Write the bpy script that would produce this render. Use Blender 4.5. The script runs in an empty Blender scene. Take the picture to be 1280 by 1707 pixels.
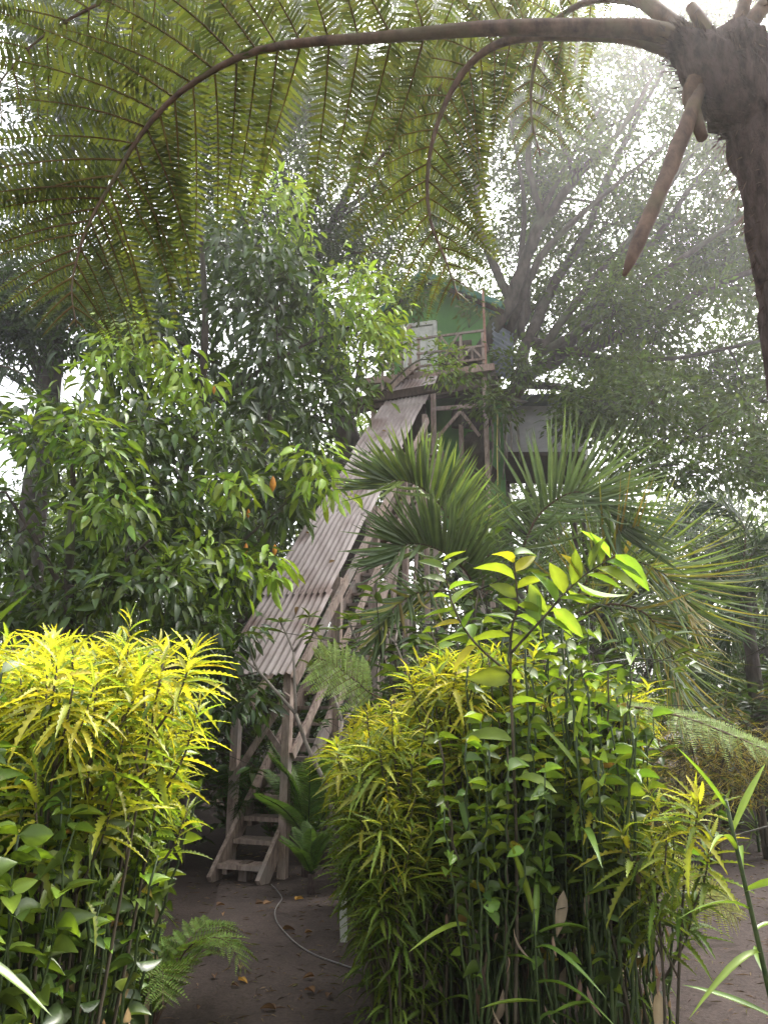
import bpy, math
import numpy as np
from mathutils import Vector
R = math.radians
SC = bpy.context.scene
COL = SC.collection
# ------------------------------------------------------------------ camera
PITCH, FPX, CAMZ = R(15.0), 1230.0, 1.6
cam = bpy.data.cameras.new('camera'); cam.sensor_fit = 'VERTICAL'; cam.sensor_height = 36.0
cam.lens = 36.0 * FPX / 1707.0; cam.clip_start = 0.05; cam.clip_end = 900
camo = bpy.data.objects.new('camera', cam); COL.objects.link(camo)
camo.location = (0, 0, CAMZ); camo.rotation_euler = (R(90) + PITCH, 0, 0); SC.camera = camo
# ------------------------------------------------------------------ world + sun
SUN_EL, SUN_AZ = R(53), R(36)          # azimuth measured from +Y towards +X
W = bpy.data.worlds.new('World'); SC.world = W; W.use_nodes = True
wn, wl = W.node_tree.nodes, W.node_tree.links
bg = wn['Background']; sky = wn.new('ShaderNodeTexSky'); sky.sky_type = 'NISHITA'; sky.sun_disc = False
sky.sun_elevation = SUN_EL; sky.sun_rotation = SUN_AZ; sky.dust_density = 6.0; sky.air_density = 1.0; sky.ozone_density = 1.0
hs = wn.new('ShaderNodeHueSaturation'); hs.inputs['Saturation'].default_value = 0.25; hs.inputs['Value'].default_value = 1.8
wl.new(sky.outputs[0], hs.inputs['Color']); wl.new(hs.outputs[0], bg.inputs[0]); bg.inputs[1].default_value = 0.15
sd = bpy.data.lights.new('sun', 'SUN'); sd.energy = 3.2; sd.angle = R(1.5); sd.color = (1.0, 0.94, 0.84)
so = bpy.data.objects.new('sun', sd); COL.objects.link(so); so.location = (8, 10, 30)
sv = Vector((math.sin(SUN_AZ) * math.cos(SUN_EL), math.cos(SUN_AZ) * math.cos(SUN_EL), math.sin(SUN_EL)))
so.rotation_euler = sv.to_track_quat('Z', 'Y').to_euler()
SC.view_settings.view_transform = 'Standard'; SC.view_settings.look = 'None'
SC.view_settings.exposure = 1.52; SC.view_settings.gamma = 1.0
cy = SC.cycles
cy.use_denoising = True
cy.max_bounces = 8; cy.diffuse_bounces = 4; cy.glossy_bounces = 2; cy.transmission_bounces = 4; cy.transparent_max_bounces = 4
cy.sample_clamp_indirect = 6.0

# ------------------------------------------------------------------ picture helpers (photo pixels of 1280 x 1707)
cP, sP = math.cos(PITCH), math.sin(PITCH)
def ray(px, py):
    a = (px - 640) / FPX; b = (853.5 - py) / FPX
    return np.array([a, cP - b * sP, sP + b * cP])
def at(px, py, Y):
    d = ray(px, py); return np.array([0, 0, CAMZ]) + d * (Y / d[1])
def gnd(px, py):
    d = ray(px, py); return np.array([0, 0, CAMZ]) + d * (-CAMZ / d[2])
def pxm(px, py, Y):                      # metres per photo pixel at that place
    return (Y / ray(px, py)[1]) / FPX
def V(*a): return np.array(a, dtype=float)
def nrm(a):
    a = np.asarray(a, dtype=float); n = np.linalg.norm(a, axis=-1, keepdims=True); return a / np.maximum(n, 1e-9)

# ------------------------------------------------------------------ mesh collector
LOC = {}
MESHOK = {}
class MB:
    def __init__(s): s.v = []; s.q = []; s.t = []; s.c = []; s.n = 0; s.ng = []
    def add(s, v, quads=None, tris=None, col=(1, 1, 1)):
        v = np.asarray(v, dtype=np.float32).reshape(-1, 3)
        c = np.asarray(col, dtype=np.float32)
        if c.ndim == 1: c = np.tile(c, (len(v), 1))
        s.v.append(v); s.c.append(c)
        if quads is not None and len(quads): s.q.append(np.asarray(quads, dtype=np.int64) + s.n)
        if tris is not None and len(tris): s.t.append(np.asarray(tris, dtype=np.int64) + s.n)
        s.n += len(v)
    def box(s, c, size, ux=None, uy=None, uz=None, col=(1, 1, 1)):
        ux = V(1, 0, 0) if ux is None else nrm(ux); uy = V(0, 1, 0) if uy is None else nrm(uy); uz = V(0, 0, 1) if uz is None else nrm(uz)
        h = np.asarray(size) / 2.0; P = []
        for k in (-1, 1):
            for j in (-1, 1):
                for i in (-1, 1): P.append(np.asarray(c) + i * h[0] * ux + j * h[1] * uy + k * h[2] * uz)
        s.add(P, quads=[(0, 2, 3, 1), (4, 5, 7, 6), (0, 1, 5, 4), (2, 6, 7, 3), (0, 4, 6, 2), (1, 3, 7, 5)], col=col)
    def beam(s, a, b, w, h, up=(0, 0, 1), col=(1, 1, 1)):       # a board from a to b, h measured along 'up'
        a = np.asarray(a, float); b = np.asarray(b, float); d = b - a; L = np.linalg.norm(d); d = d / L
        x = np.cross(d, up); x = nrm(x); z = np.cross(x, d)
        s.box((a + b) / 2, (w, L, h), x, d, z, col)
    def tube(s, pts, rad, sides=6, col=(1, 1, 1), jit=0.0, rng=None):
        pts = np.asarray(pts, float); n = len(pts)
        rad = np.full(n, rad, float) if np.isscalar(rad) else np.asarray(rad, float)
        T = np.gradient(pts, axis=0); T = nrm(T)
        ref = V(0, 0, 1) if abs(T[0, 2]) < 0.9 else V(1, 0, 0)
        X = nrm(np.cross(T[0], ref)); VV = []
        for i in range(n):
            X = nrm(X - T[i] * np.dot(X, T[i])); Y = np.cross(T[i], X)
            a = np.arange(sides) / sides * 2 * math.pi
            r = rad[i] * (1 + (rng.uniform(-jit, jit, sides) if jit else 0))
            VV.append(pts[i] + (np.cos(a) * r)[:, None] * X + (np.sin(a) * r)[:, None] * Y)
        VV = np.concatenate(VV); q = []
        for i in range(n - 1):
            for j in range(sides):
                k = (j + 1) % sides
                q.append((i * sides + j, i * sides + k, (i + 1) * sides + k, (i + 1) * sides + j))
        VV = np.concatenate([VV, pts[:1], pts[-1:]]); t = []
        for j in range(sides):
            k = (j + 1) % sides
            t.append((n * sides, k, j)); t.append((n * sides + 1, (n - 1) * sides + j, (n - 1) * sides + k))
        s.add(VV, quads=q, tris=t, col=col)
    def leaves(s, tm, P, D, N, L, Wd, C):
        tv, tq, tt = tm
        P = np.asarray(P, float); n = len(P)
        if n == 0: return
        D = nrm(D); X = nrm(np.cross(D, N)); Z = np.cross(X, D)
        L = np.broadcast_to(np.asarray(L, float), (n,)); Wd = np.broadcast_to(np.asarray(Wd, float), (n,))
        C = np.broadcast_to(np.asarray(C, float), (n, 3))
        v = (P[:, None, :] + X[:, None, :] * (tv[None, :, 0] * Wd[:, None])[..., None]
             + D[:, None, :] * (tv[None, :, 1] * L[:, None])[..., None]
             + Z[:, None, :] * (tv[None, :, 2] * L[:, None] + (tv[None, :, 3] * Wd[:, None] if tv.shape[1] > 3 else 0))[..., None])
        m = len(tv); off = (np.arange(n) * m)[:, None, None]
        q = (np.asarray(tq)[None] + off).reshape(-1, 4) if len(tq) else None
        t = (np.asarray(tt)[None] + off).reshape(-1, 3) if len(tt) else None
        s.add(v.reshape(-1, 3), quads=q, tris=t, col=(np.repeat(C, m, axis=0) if tv.shape[1] < 4 else (C[:, None, :] * np.where(np.abs(tv[:, 0]) < 1e-6, 1.3, .92)[None, :, None]).reshape(-1, 3)))
    def mesh(s, name, mat, origin, smooth=False):
        v = np.concatenate(s.v) - np.asarray(origin, dtype=np.float32); c = np.concatenate(s.c)
        me = bpy.data.meshes.new(name)
        q = np.concatenate(s.q) if s.q else np.zeros((0, 4), int); t = np.concatenate(s.t) if s.t else np.zeros((0, 3), int)
        me.vertices.add(len(v)); me.vertices.foreach_set('co', v.astype(np.float32).ravel())
        nl = q.size + t.size; npol = len(q) + len(t)
        me.loops.add(nl); me.loops.foreach_set('vertex_index', np.concatenate([q.ravel(), t.ravel()]).astype(np.int32))
        me.polygons.add(npol)
        st = np.concatenate([np.arange(len(q)) * 4, q.size + np.arange(len(t)) * 3])
        me.polygons.foreach_set('loop_start', st.astype(np.int32))
        sm_ = smooth or name in ('foliage', 'crown', 'leaflets', 'leaf', 'dead_leaves', 'fibre_hair', 'fallen_leaf')
        me.polygons.foreach_set('use_smooth', np.full(npol, bool(sm_)))
        at_ = me.color_attributes.new('Col', 'FLOAT_COLOR', 'POINT')
        at_.data.foreach_set('color', np.concatenate([c, np.ones((len(c), 1), np.float32)], 1).astype(np.float32).ravel())
        me.update(calc_edges=True); me.materials.append(mat); return me
    def build(s, name, mat, parent=None, smooth=False):
        o0 = LOC.get(parent.name, (0, 0, 0)) if parent else (0, 0, 0)
        o = bpy.data.objects.new(name, s.mesh(name, mat, o0, smooth)); COL.objects.link(o)
        if parent: o.parent = parent
        LOC[o.name] = o0; return o
    def solo(s, name, mat, origin, smooth=False):               # a top-level thing that is one mesh
        o = bpy.data.objects.new(name, s.mesh(name, mat, origin, smooth)); COL.objects.link(o)
        o.location = tuple(float(x) for x in origin); LOC[o.name] = origin; return o

def tag(o, label, cat, group=None):
    o['label'] = label; o['category'] = cat
    if group: o['group'] = group
    return o
def thing(name, label, cat, loc=(0, 0, 0), group=None):
    o = bpy.data.objects.new(name, None); COL.objects.link(o); o.empty_display_size = 0.2
    o.location = tuple(float(x) for x in loc); LOC[o.name] = np.asarray(loc, float); return tag(o, label, cat, group)
def dup(root, loc, rz=0.0, sc=1.0, label=None, group=None):
    r = root.copy(); COL.objects.link(r); r.location = tuple(float(x) for x in loc); r.rotation_euler = (0, 0, rz)
    r.scale = (sc, sc, sc) if np.isscalar(sc) else sc
    if label: r['label'] = label
    if group: r['group'] = group
    for ch in list(root.children):
        c = ch.copy(); COL.objects.link(c); c.parent = r
        for g in list(ch.children):
            d = g.copy(); COL.objects.link(d); d.parent = c
    return r
def place(root, loc, rz=0.0, sc=1.0):
    root.location = tuple(float(x) for x in loc); root.rotation_euler = (0, 0, rz)
    root.scale = (sc, sc, sc) if np.isscalar(sc) else sc

# ------------------------------------------------------------------ materials
def newmat(name):
    m = bpy.data.materials.new(name); m.use_nodes = True; nt = m.node_tree; nt.nodes.clear()
    return m, nt.nodes, nt.links
def leaf_mat(name, rough=0.45, trans=0.4, spec=0.4, tint=(1.5, 1.45, 0.5), mott=12.0, var=0.3):
    m, n, l = newmat(name)
    out = n.new('ShaderNodeOutputMaterial'); a = n.new('ShaderNodeAttribute'); a.attribute_name = 'Col'
    geo = n.new('ShaderNodeNewGeometry'); tc = n.new('ShaderNodeTexCoord'); nz = n.new('ShaderNodeTexNoise')
    nz.inputs['Scale'].default_value = mott; nz.inputs['Detail'].default_value = 3
    l.new(tc.outputs['Object'], nz.inputs['Vector'])
    mr = n.new('ShaderNodeMapRange'); mr.inputs['To Min'].default_value = 1 - var; mr.inputs['To Max'].default_value = 1 + var
    l.new(geo.outputs['Random Per Island'], mr.inputs['Value'])
    mr2 = n.new('ShaderNodeMapRange'); mr2.inputs['From Min'].default_value = .3; mr2.inputs['From Max'].default_value = .7
    mr2.inputs['To Min'].default_value = .82; mr2.inputs['To Max'].default_value = 1.18
    l.new(nz.outputs['Fac'], mr2.inputs['Value'])
    mu = n.new('ShaderNodeMath'); mu.operation = 'MULTIPLY'; l.new(mr.outputs[0], mu.inputs[0]); l.new(mr2.outputs[0], mu.inputs[1])
    mh = n.new('ShaderNodeMapRange'); mh.inputs['To Min'].default_value = .485; mh.inputs['To Max'].default_value = .515
    l.new(geo.outputs['Random Per Island'], mh.inputs['Value'])
    h = n.new('ShaderNodeHueSaturation'); l.new(a.outputs['Color'], h.inputs['Color']); l.new(mu.outputs[0], h.inputs['Value']); l.new(mh.outputs[0], h.inputs['Hue'])
    p = n.new('ShaderNodeBsdfPrincipled'); p.inputs['Roughness'].default_value = rough; p.inputs['Specular IOR Level'].default_value = spec
    l.new(h.outputs[0], p.inputs['Base Color'])
    mx = n.new('ShaderNodeMix'); mx.data_type = 'RGBA'; mx.blend_type = 'MULTIPLY'; mx.inputs[0].default_value = 1.0
    l.new(h.outputs[0], mx.inputs[6]); mx.inputs[7].default_value = (*tint, 1)
    t = n.new('ShaderNodeBsdfTranslucent'); l.new(mx.outputs[2], t.inputs['Color'])
    ms = n.new('ShaderNodeMixShader'); ms.inputs[0].default_value = trans
    l.new(p.outputs[0], ms.inputs[1]); l.new(t.outputs[0], ms.inputs[2]); l.new(ms.outputs[0], out.inputs[0]); return m
def surf_mat(name, c1, c2, scale=6.0, rough=0.85, stretch=(1, 1, 1), bump=0.3, c3=None, scale3=1.5, spec=0.2, metal=0.0, bdist=0.02, usecol=False, lo=.35, hi=.68):
    m, n, l = newmat(name)
    out = n.new('ShaderNodeOutputMaterial'); p = n.new('ShaderNodeBsdfPrincipled'); tc = n.new('ShaderNodeTexCoord')
    mp = n.new('ShaderNodeMapping'); mp.inputs['Scale'].default_value = stretch; l.new(tc.outputs['Object'], mp.inputs[0])
    nz = n.new('ShaderNodeTexNoise'); nz.inputs['Scale'].default_value = scale; nz.inputs['Detail'].default_value = 8; nz.inputs['Roughness'].default_value = .65
    l.new(mp.outputs[0], nz.inputs['Vector'])
    cr = n.new('ShaderNodeValToRGB'); cr.color_ramp.elements[0].position = lo; cr.color_ramp.elements[1].position = hi
    cr.color_ramp.elements[0].color = (*c1, 1); cr.color_ramp.elements[1].color = (*c2, 1); l.new(nz.outputs['Fac'], cr.inputs[0])
    last = cr.outputs[0]
    if c3 is not None:
        n3 = n.new('ShaderNodeTexNoise'); n3.inputs['Scale'].default_value = scale3; n3.inputs['Detail'].default_value = 5
        l.new(tc.outputs['Object'], n3.inputs['Vector'])
        r3 = n.new('ShaderNodeValToRGB'); r3.color_ramp.elements[0].position = .5; r3.color_ramp.elements[1].position = .68; l.new(n3.outputs['Fac'], r3.inputs[0])
        mx = n.new('ShaderNodeMix'); mx.data_type = 'RGBA'; l.new(r3.outputs[0], mx.inputs[0]); l.new(last, mx.inputs[6]); mx.inputs[7].default_value = (*c3, 1)
        last = mx.outputs[2]
    if usecol:
        a = n.new('ShaderNodeAttribute'); a.attribute_name = 'Col'; mm = n.new('ShaderNodeMix'); mm.data_type = 'RGBA'; mm.blend_type = 'MULTIPLY'
        mm.inputs[0].default_value = 1; l.new(last, mm.inputs[6]); l.new(a.outputs['Color'], mm.inputs[7]); last = mm.outputs[2]
    l.new(last, p.inputs['Base Color']); p.inputs['Roughness'].default_value = rough; p.inputs['Specular IOR Level'].default_value = spec; p.inputs['Metallic'].default_value = metal
    if bump:
        b = n.new('ShaderNodeBump'); b.inputs['Strength'].default_value = bump; b.inputs['Distance'].default_value = bdist
        l.new(nz.outputs['Fac'], b.inputs['Height']); l.new(b.outputs[0], p.inputs['Normal'])
    l.new(p.outputs[0], out.inputs[0]); return m
M = {}
M['leaf'] = leaf_mat('glossy_leaf', .38, .34, .5)
M['far_leaf'] = leaf_mat('canopy_leaf', .5, .40, .35, var=.35)
M['croton'] = leaf_mat('yellow_leaf', .5, .48, .35, tint=(1.25, 1.2, .5), var=.22)
M['fern'] = leaf_mat('fern_leaf', .6, .44, .2, tint=(1.2, 1.22, .5), var=.25)
M['palm'] = leaf_mat('palm_leaf', .42, .33, .45, tint=(1.3, 1.35, .6), var=.2)
M['dry'] = leaf_mat('dry_leaf', .7, .3, .2, tint=(1.2, 1.1, .8), var=.3)
M['stem'] = surf_mat('green_stem', (.016, .034, .008), (.060, .085, .022), 30, .5, spec=.4, bump=.15, bdist=.003)
M['woody'] = surf_mat('woody_stem', (.035, .03, .018), (.11, .09, .06), 24, .9, (1, 1, .3), .4, bdist=.004)
M['paleb'] = surf_mat('pale_bark', (.12, .10, .08), (.30, .26, .22), 14, .9, (1, 1, .5), .4, bdist=.006)
M['bark'] = surf_mat('tree_bark', (.028, .022, .018), (.095, .075, .06), 7, .95, (1, 1, .35), .8, c3=(.085, .095, .055), scale3=1.2, bdist=.04)
M['rachis'] = surf_mat('fern_stalk', (.055, .034, .024), (.15, .095, .062), 26, .75, (1, 1, .5), .6, c3=(.10, .085, .045), scale3=7, spec=.25, bdist=.006)
M['fibre'] = surf_mat('fern_trunk_fibre', (.05, .036, .032), (.15, .11, .095), 40, 1.0, (1, 1, .25), 1.0, bdist=.03)
M['wood'] = surf_mat('weathered_wood', (.18, .128, .10), (.44, .345, .285), 9, .9, (3, 3, .7), .15, c3=(.28, .24, .21), scale3=2.5, bdist=.006, usecol=True)
M['dwood'] = surf_mat('dark_wood', (.035, .024, .018), (.095, .066, .05), 9, .9, (3, 3, .7), .4, bdist=.006, usecol=True)
M['green'] = surf_mat('green_paint', (.075, .19, .045), (.115, .26, .07), 3, .75, (1, 1, .4), .15, c3=(.075, .17, .055), scale3=1.2)
M['white'] = surf_mat('white_paint', (.42, .42, .36), (.60, .60, .54), 8, .6, bump=.1)
M['roofm'] = surf_mat('roof_metal', (.03, .10, .065), (.06, .17, .11), 6, .6, bump=.1)
M['grey_panel'] = surf_mat('grey_boarding', (.46, .44, .44), (.60, .58, .58), 3, .8, (1, 1, 3), .1, c3=(.38, .35, .33), scale3=1.8)
M['soil'] = None
M['iron'] = surf_mat('corrugated_iron', (.21, .165, .148), (.45, .39, .36), 1.6, .62, (2.2, .6, .6), .08, c3=(.16, .105, .085), scale3=1.3, spec=.35, lo=.3, hi=.72)
M['bluei'] = surf_mat('blue_iron', (.09, .11, .13), (.17, .19, .21), 3, .6, bump=.05)
M['cable'] = surf_mat('grey_cable', (.16, .15, .14), (.24, .22, .21), 20, .6, bump=0)
M['rope'] = surf_mat('yellow_rope', (.38, .33, .10), (.50, .44, .16), 40, .9, bump=.3)
M['fruit'] = surf_mat('orange_fruit', (.45, .16, .02), (.65, .30, .04), 20, .5, bump=.2, bdist=.004)

# ------------------------------------------------------------------ leaf templates (x across, y along, z normal, unit length)
def tmpl(rows, prof, fold=.15, droop=.1, tooth=0):
    ys = np.linspace(0, 1, rows + 1); v = []; q = []
    for i, y in enumerate(ys):
        w = prof(y) * .5
        if tooth and 0 < i < rows: w *= (1.0 if i % 2 else 1 - tooth)
        yy = y + (0.25 / rows if tooth and i % 2 else 0)
        z = -droop * y * y
        v += [(-w, yy, z, fold * w * 2), (0, y, z, 0), (w, yy, z, fold * w * 2)]
    for i in range(rows):
        a = 3 * i; q += [(a, a + 1, a + 4, a + 3), (a + 1, a + 2, a + 5, a + 4)]
    return np.array(v, float), np.array(q), np.zeros((0, 3), int)
def t_simple(w=.05, droop=.06):
    return (np.array([(0, 0, 0), (-.5, .42, w), (0, 1, -droop), (.5, .42, w)]), np.zeros((0, 4), int), np.array([(0, 3, 2), (0, 2, 1)]))
ell = lambda k: (lambda y: math.sin(math.pi * y ** k) ** .8 if 0 < y < 1 else 0.04)
T2 = t_simple()
T_EL = tmpl(4, ell(.8), .25, .16)
T_EL2 = tmpl(5, ell(.85), .3, .38)
T_OV = tmpl(5, ell(.72), .3, .10)
T_OVc = tmpl(5, ell(.72), .55, .22)
T_LACE = tmpl(20, lambda y: math.sin(math.pi * min(1, .06 + y * .94) ** .75) ** .7 if y < 1 else 0.03, .3, .30, .5)
T_LACE2 = tmpl(20, lambda y: math.sin(math.pi * min(1, .06 + y * .94) ** .75) ** .7 if y < 1 else 0.03, .3, .62, .5)
T_STRAP = tmpl(7, lambda y: (.5 + 1.3 * y if y < .35 else .955 * (1 - ((y - .35) / .65) ** 2.2)) if y < 1 else .03, .35, .85)
T_STRAP0 = tmpl(6, lambda y: (.5 + 1.3 * y if y < .35 else .955 * (1 - ((y - .35) / .65) ** 2.2)) if y < 1 else .03, .35, .12)
T_PALM = tmpl(4, lambda y: (.7 + y) if y < .3 else max(.03, 1.0 * (1 - ((y - .3) / .7) ** 1.6)), .5, .14)
T_PALMd = tmpl(4, lambda y: (.7 + y) if y < .3 else max(.03, 1.0 * (1 - ((y - .3) / .7) ** 1.6)), .5, .40)
T_PIN = (np.array([(-.5, 0, 0), (.5, 0, 0), (-.42, .5, -.02), (.42, .5, -.02), (0, 1, -.09)]), np.array([(0, 1, 3, 2)]), np.array([(2, 3, 4)]))

def curve(pts, n):                      # Catmull-Rom through the points
    p = np.asarray(pts, float); k = len(p)
    if k == 2: return p[0] + (p[1] - p[0]) * np.linspace(0, 1, n)[:, None]
    e = np.vstack([2 * p[0] - p[1], p, 2 * p[-1] - p[-2]]); u = np.linspace(0, k - 1 - 1e-6, n); o = []
    for x in u:
        i = int(x); t = x - i; a, b, c, d = e[i:i + 4]
        o.append(.5 * (2 * b + (c - a) * t + (2 * a - 5 * b + 4 * c - d) * t * t + (3 * b - a - 3 * c + d) * t ** 3))
    return np.array(o)
def rand_dir(rng, n):
    return nrm(rng.normal(size=(n, 3)))
def jcol(rng, cols, n, j=.12):
    cols = np.asarray(cols, float); i = rng.integers(0, len(cols), n)
    return np.clip(cols[i] * (1 + rng.normal(0, j, (n, 1))), .004, .9)

DARK = [(.037, .064, .015), (.046, .078, .018), (.055, .088, .020), (.032, .052, .016)]
MID = [(.070, .112, .020), (.082, .126, .024), (.062, .096, .020), (.095, .138, .027)]
LIGHT = [(.13, .21, .035), (.16, .25, .035), (.11, .19, .03), (.20, .28, .04)]
YELL = [(.42, .405, .045), (.36, .375, .045), (.46, .42, .045), (.28, .32, .045), (.20, .27, .04)]
NEWL = [(.24, .34, .04), (.28, .38, .045), (.20, .30, .035)]
YGRN = [(.17, .25, .03), (.14, .22, .03), (.22, .29, .035)]

# ================================================================== SETTING: ground and paths
def soil_mat(name, base, base2, litter=(.12, .07, .04)):
    m, n, l = newmat(name)
    out = n.new('ShaderNodeOutputMaterial'); p = n.new('ShaderNodeBsdfPrincipled'); tc = n.new('ShaderNodeTexCoord')
    def noise(sc, det=8, ro=.65):
        z = n.new('ShaderNodeTexNoise'); z.inputs['Scale'].default_value = sc; z.inputs['Detail'].default_value = det; z.inputs['Roughness'].default_value = ro
        l.new(tc.outputs['Object'], z.inputs['Vector']); return z
    a, b, c = noise(1.3), noise(45, 6), noise(9)
    cr = n.new('ShaderNodeValToRGB'); cr.color_ramp.elements[0].position = .35; cr.color_ramp.elements[1].position = .7
    cr.color_ramp.elements[0].color = (*base, 1); cr.color_ramp.elements[1].color = (*base2, 1); l.new(a.outputs['Fac'], cr.inputs[0])
    r2 = n.new('ShaderNodeValToRGB'); r2.color_ramp.elements[0].position = .3; r2.color_ramp.elements[1].position = .75
    r2.color_ramp.elements[0].color = (.62, .62, .62, 1); r2.color_ramp.elements[1].color = (1.3, 1.25, 1.2, 1); l.new(b.outputs['Fac'], r2.inputs[0])
    mx = n.new('ShaderNodeMix'); mx.data_type = 'RGBA'; mx.blend_type = 'MULTIPLY'; mx.inputs[0].default_value = 1; l.new(cr.outputs[0], mx.inputs[6]); l.new(r2.outputs[0], mx.inputs[7])
    l.new(mx.outputs[2], p.inputs['Base Color']); p.inputs['Roughness'].default_value = .95; p.inputs['Specular IOR Level'].default_value = .15
    ad = n.new('ShaderNodeMath'); ad.operation = 'MULTIPLY_ADD'; ad.inputs[1].default_value = .35; l.new(b.outputs['Fac'], ad.inputs[0]); l.new(c.outputs['Fac'], ad.inputs[2])
    bu = n.new('ShaderNodeBump'); bu.inputs['Strength'].default_value = .7; bu.inputs['Distance'].default_value = .03; l.new(ad.outputs[0], bu.inputs['Height']); l.new(bu.outputs[0], p.inputs['Normal'])
    l.new(p.outputs[0], out.inputs[0]); return m
M['soil'] = soil_mat('volcanic_soil', (.040, .030, .025), (.066, .050, .042))
M['path'] = soil_mat('trodden_soil', (.056, .044, .039), (.105, .082, .072))
rg = np.random.default_rng(5)
def hz(x, y):
    return .012 * np.sin(x * 2.3 + 1.1) * np.sin(y * 1.7) + .008 * np.sin(x * 5.1 + y * 3.7) + .006 * np.sin(y * 7.3 - x * 2.9)
def sheet(xs, ys, zoff, fade=None):
    X, Y = np.meshgrid(xs, ys); Z = hz(X, Y) * np.clip(1.6 - np.hypot(X, Y - 6) / 14, 0, 1) + zoff
    v = np.stack([X, Y, Z], -1).reshape(-1, 3); nx = len(xs); q = []
    for j in range(len(ys) - 1):
        for i in range(nx - 1): q.append((j * nx + i, j * nx + i + 1, (j + 1) * nx + i + 1, (j + 1) * nx + i))
    b = MB(); b.add(v, quads=q); return b
xs = np.concatenate([[-300, -120, -60, -30], np.arange(-15, 15.01, .3), [30, 60, 120, 300]])
ys = np.concatenate([[-60, -20, -8], np.arange(-2, 22.01, .3), [30, 50, 90, 160, 300, 600]])
o = sheet(xs, ys, 0).build('ground', M['soil'], None, True); o['kind'] = 'structure'
# trodden path strip lying on the ground
def strip(name, cl, mat):
    b = MB(); v = []; q = []
    for i, (x0, x1, y) in enumerate(cl):
        for k in range(9):
            x = x0 + (x1 - x0) * k / 8; v.append((x, y, float(hz(np.array(x), np.array(y)) * np.clip(1.6 - math.hypot(x, y - 6) / 14, 0, 1)) + .006))
        if i:
            for k in range(8): a = (i - 1) * 9 + k; q.append((a, a + 1, a + 10, a + 9))
    b.add(v, quads=q); o = b.build(name, mat, None, True); o['kind'] = 'structure'; return o
ysr = np.arange(1.0, 8.6, .15)
strip('path', [(-1.25 - .09 * max(0, y - 4.5) + .03 * math.sin(y * 3), -.08 + .02 * (y - 4) * 0 - .03 * max(0, y - 5) + .03 * math.sin(y * 4 + 1), y) for y in ysr], M['path'])
strip('clearing', [(1.5 + .1 * math.sin(y * 2), 6.0 + .3 * math.sin(y * 1.3), y) for y in np.arange(1.5, 10.6, .15)], M['path'])

# ================================================================== STAIRS with the corrugated roof
rng = np.random.default_rng(11)
def wcol(): return V(1, 1, 1) * rng.uniform(.8, 1.15)
RB, RT = at(418, 1128, 8.0), at(691, 640, 15.0)          # roof centre line, bottom and top
run = RT - RB; hdir = nrm(V(run[0], run[1], 0)); cross = V(hdir[1], -hdir[0], 0); rdir = nrm(run); rnorm = nrm(np.cross(cross, rdir))
if rnorm[2] < 0: rnorm = -rnorm
HW = .45
S0 = gnd(408, 1466); S0[2] = 0
sdir = nrm(V(hdir[0] + .03, hdir[1], 0)); slope = run[2] / math.hypot(run[0], run[1]); scr = V(sdir[1], -sdir[0], 0)
st = thing('covered_stairs', 'long steep wooden stairway roofed by corrugated iron sheets, climbing to the treehouse', 'stairway', S0)
rise = .187; nst = 37; runx = rise / slope
HT = .26
for k in range(nst):
    c = S0 + sdir * (runx * k + .05) + V(0, 0, rise * (k + 1) - .06)
    if k == 0: c = c - sdir * .06 + scr * 0
    b = MB(); jr = rng.uniform(-.012, .012)
    b.box(c, (2 * HT - .075 if k else 2 * HT + .05, .24, .042), scr, sdir + scr * jr, None, wcol() * (.95 if k else 1.0)); b.build('tread', M['wood'], st)
    if k % 2 == 0 and k < 8:
        b = MB(); b.box(c + V(0, 0, -.05) - scr * (HT - .085), (.05, .16, .05), scr, sdir, None, wcol() * .7); b.build('cleat', M['wood'], st)
upn = nrm(np.cross(scr, nrm(sdir + V(0, 0, slope))));  upn = upn if upn[2] > 0 else -upn
for sgn in (-1, 1):
    a = S0 + scr * sgn * HT - sdir * .18 + V(0, 0, -.02); e = a + (sdir + V(0, 0, slope)) * (runx * nst + .1)
    b = MB(); n = 6
    for i in range(n):
        p = a + (e - a) * i / n; q_ = a + (e - a) * ((i + 1) / n - .002); b.beam(p, q_, .045, .19, upn, wcol())
    b.build('stringer', M['wood'], st)
b = MB(); b.box(S0 + V(0, 0, .075) + sdir * .02, (.09, .14, .17), scr, sdir, None, wcol() * .6); b.build('footing_block', M['wood'], st)
# posts and bracing
def roof_z(p):
    s = np.dot(p - RB, hdir); return RB[2] + s * slope
tops = {}
for i, s in enumerate((.12, 1.55, 3.0, 4.5, 5.9)):
    for sgn in (-1, 1):
        off = HT + .06
        p = S0 + sdir * s + scr * sgn * off
        if i == 0 and sgn < 0: p = gnd(383, 1448)
        if i == 0 and sgn > 0: p = gnd(471, 1462)
        p[2] = -.1; t = p.copy(); t[2] = roof_z(p) - .03
        b = MB(); b.beam(p, t, .085, .085, sdir, wcol()); b.build('post', M['wood'], st); tops[(i, sgn)] = (p, t)
pl, tl = tops[(0, -1)]; pr, tr = tops[(0, 1)]
b = MB(); b.beam(pl + V(0, -.07, .98), pr + V(0, -.07, 1.86), .07, .035, (0, 1, 0), wcol()); b.build('brace', M['wood'], st)
b = MB(); b.beam(pl + V(.12, .09, 1.75), pr + V(-.02, .09, 1.22), .06, .035, (0, 1, 0), wcol() * .7); b.build('brace', M['wood'], st)
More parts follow.
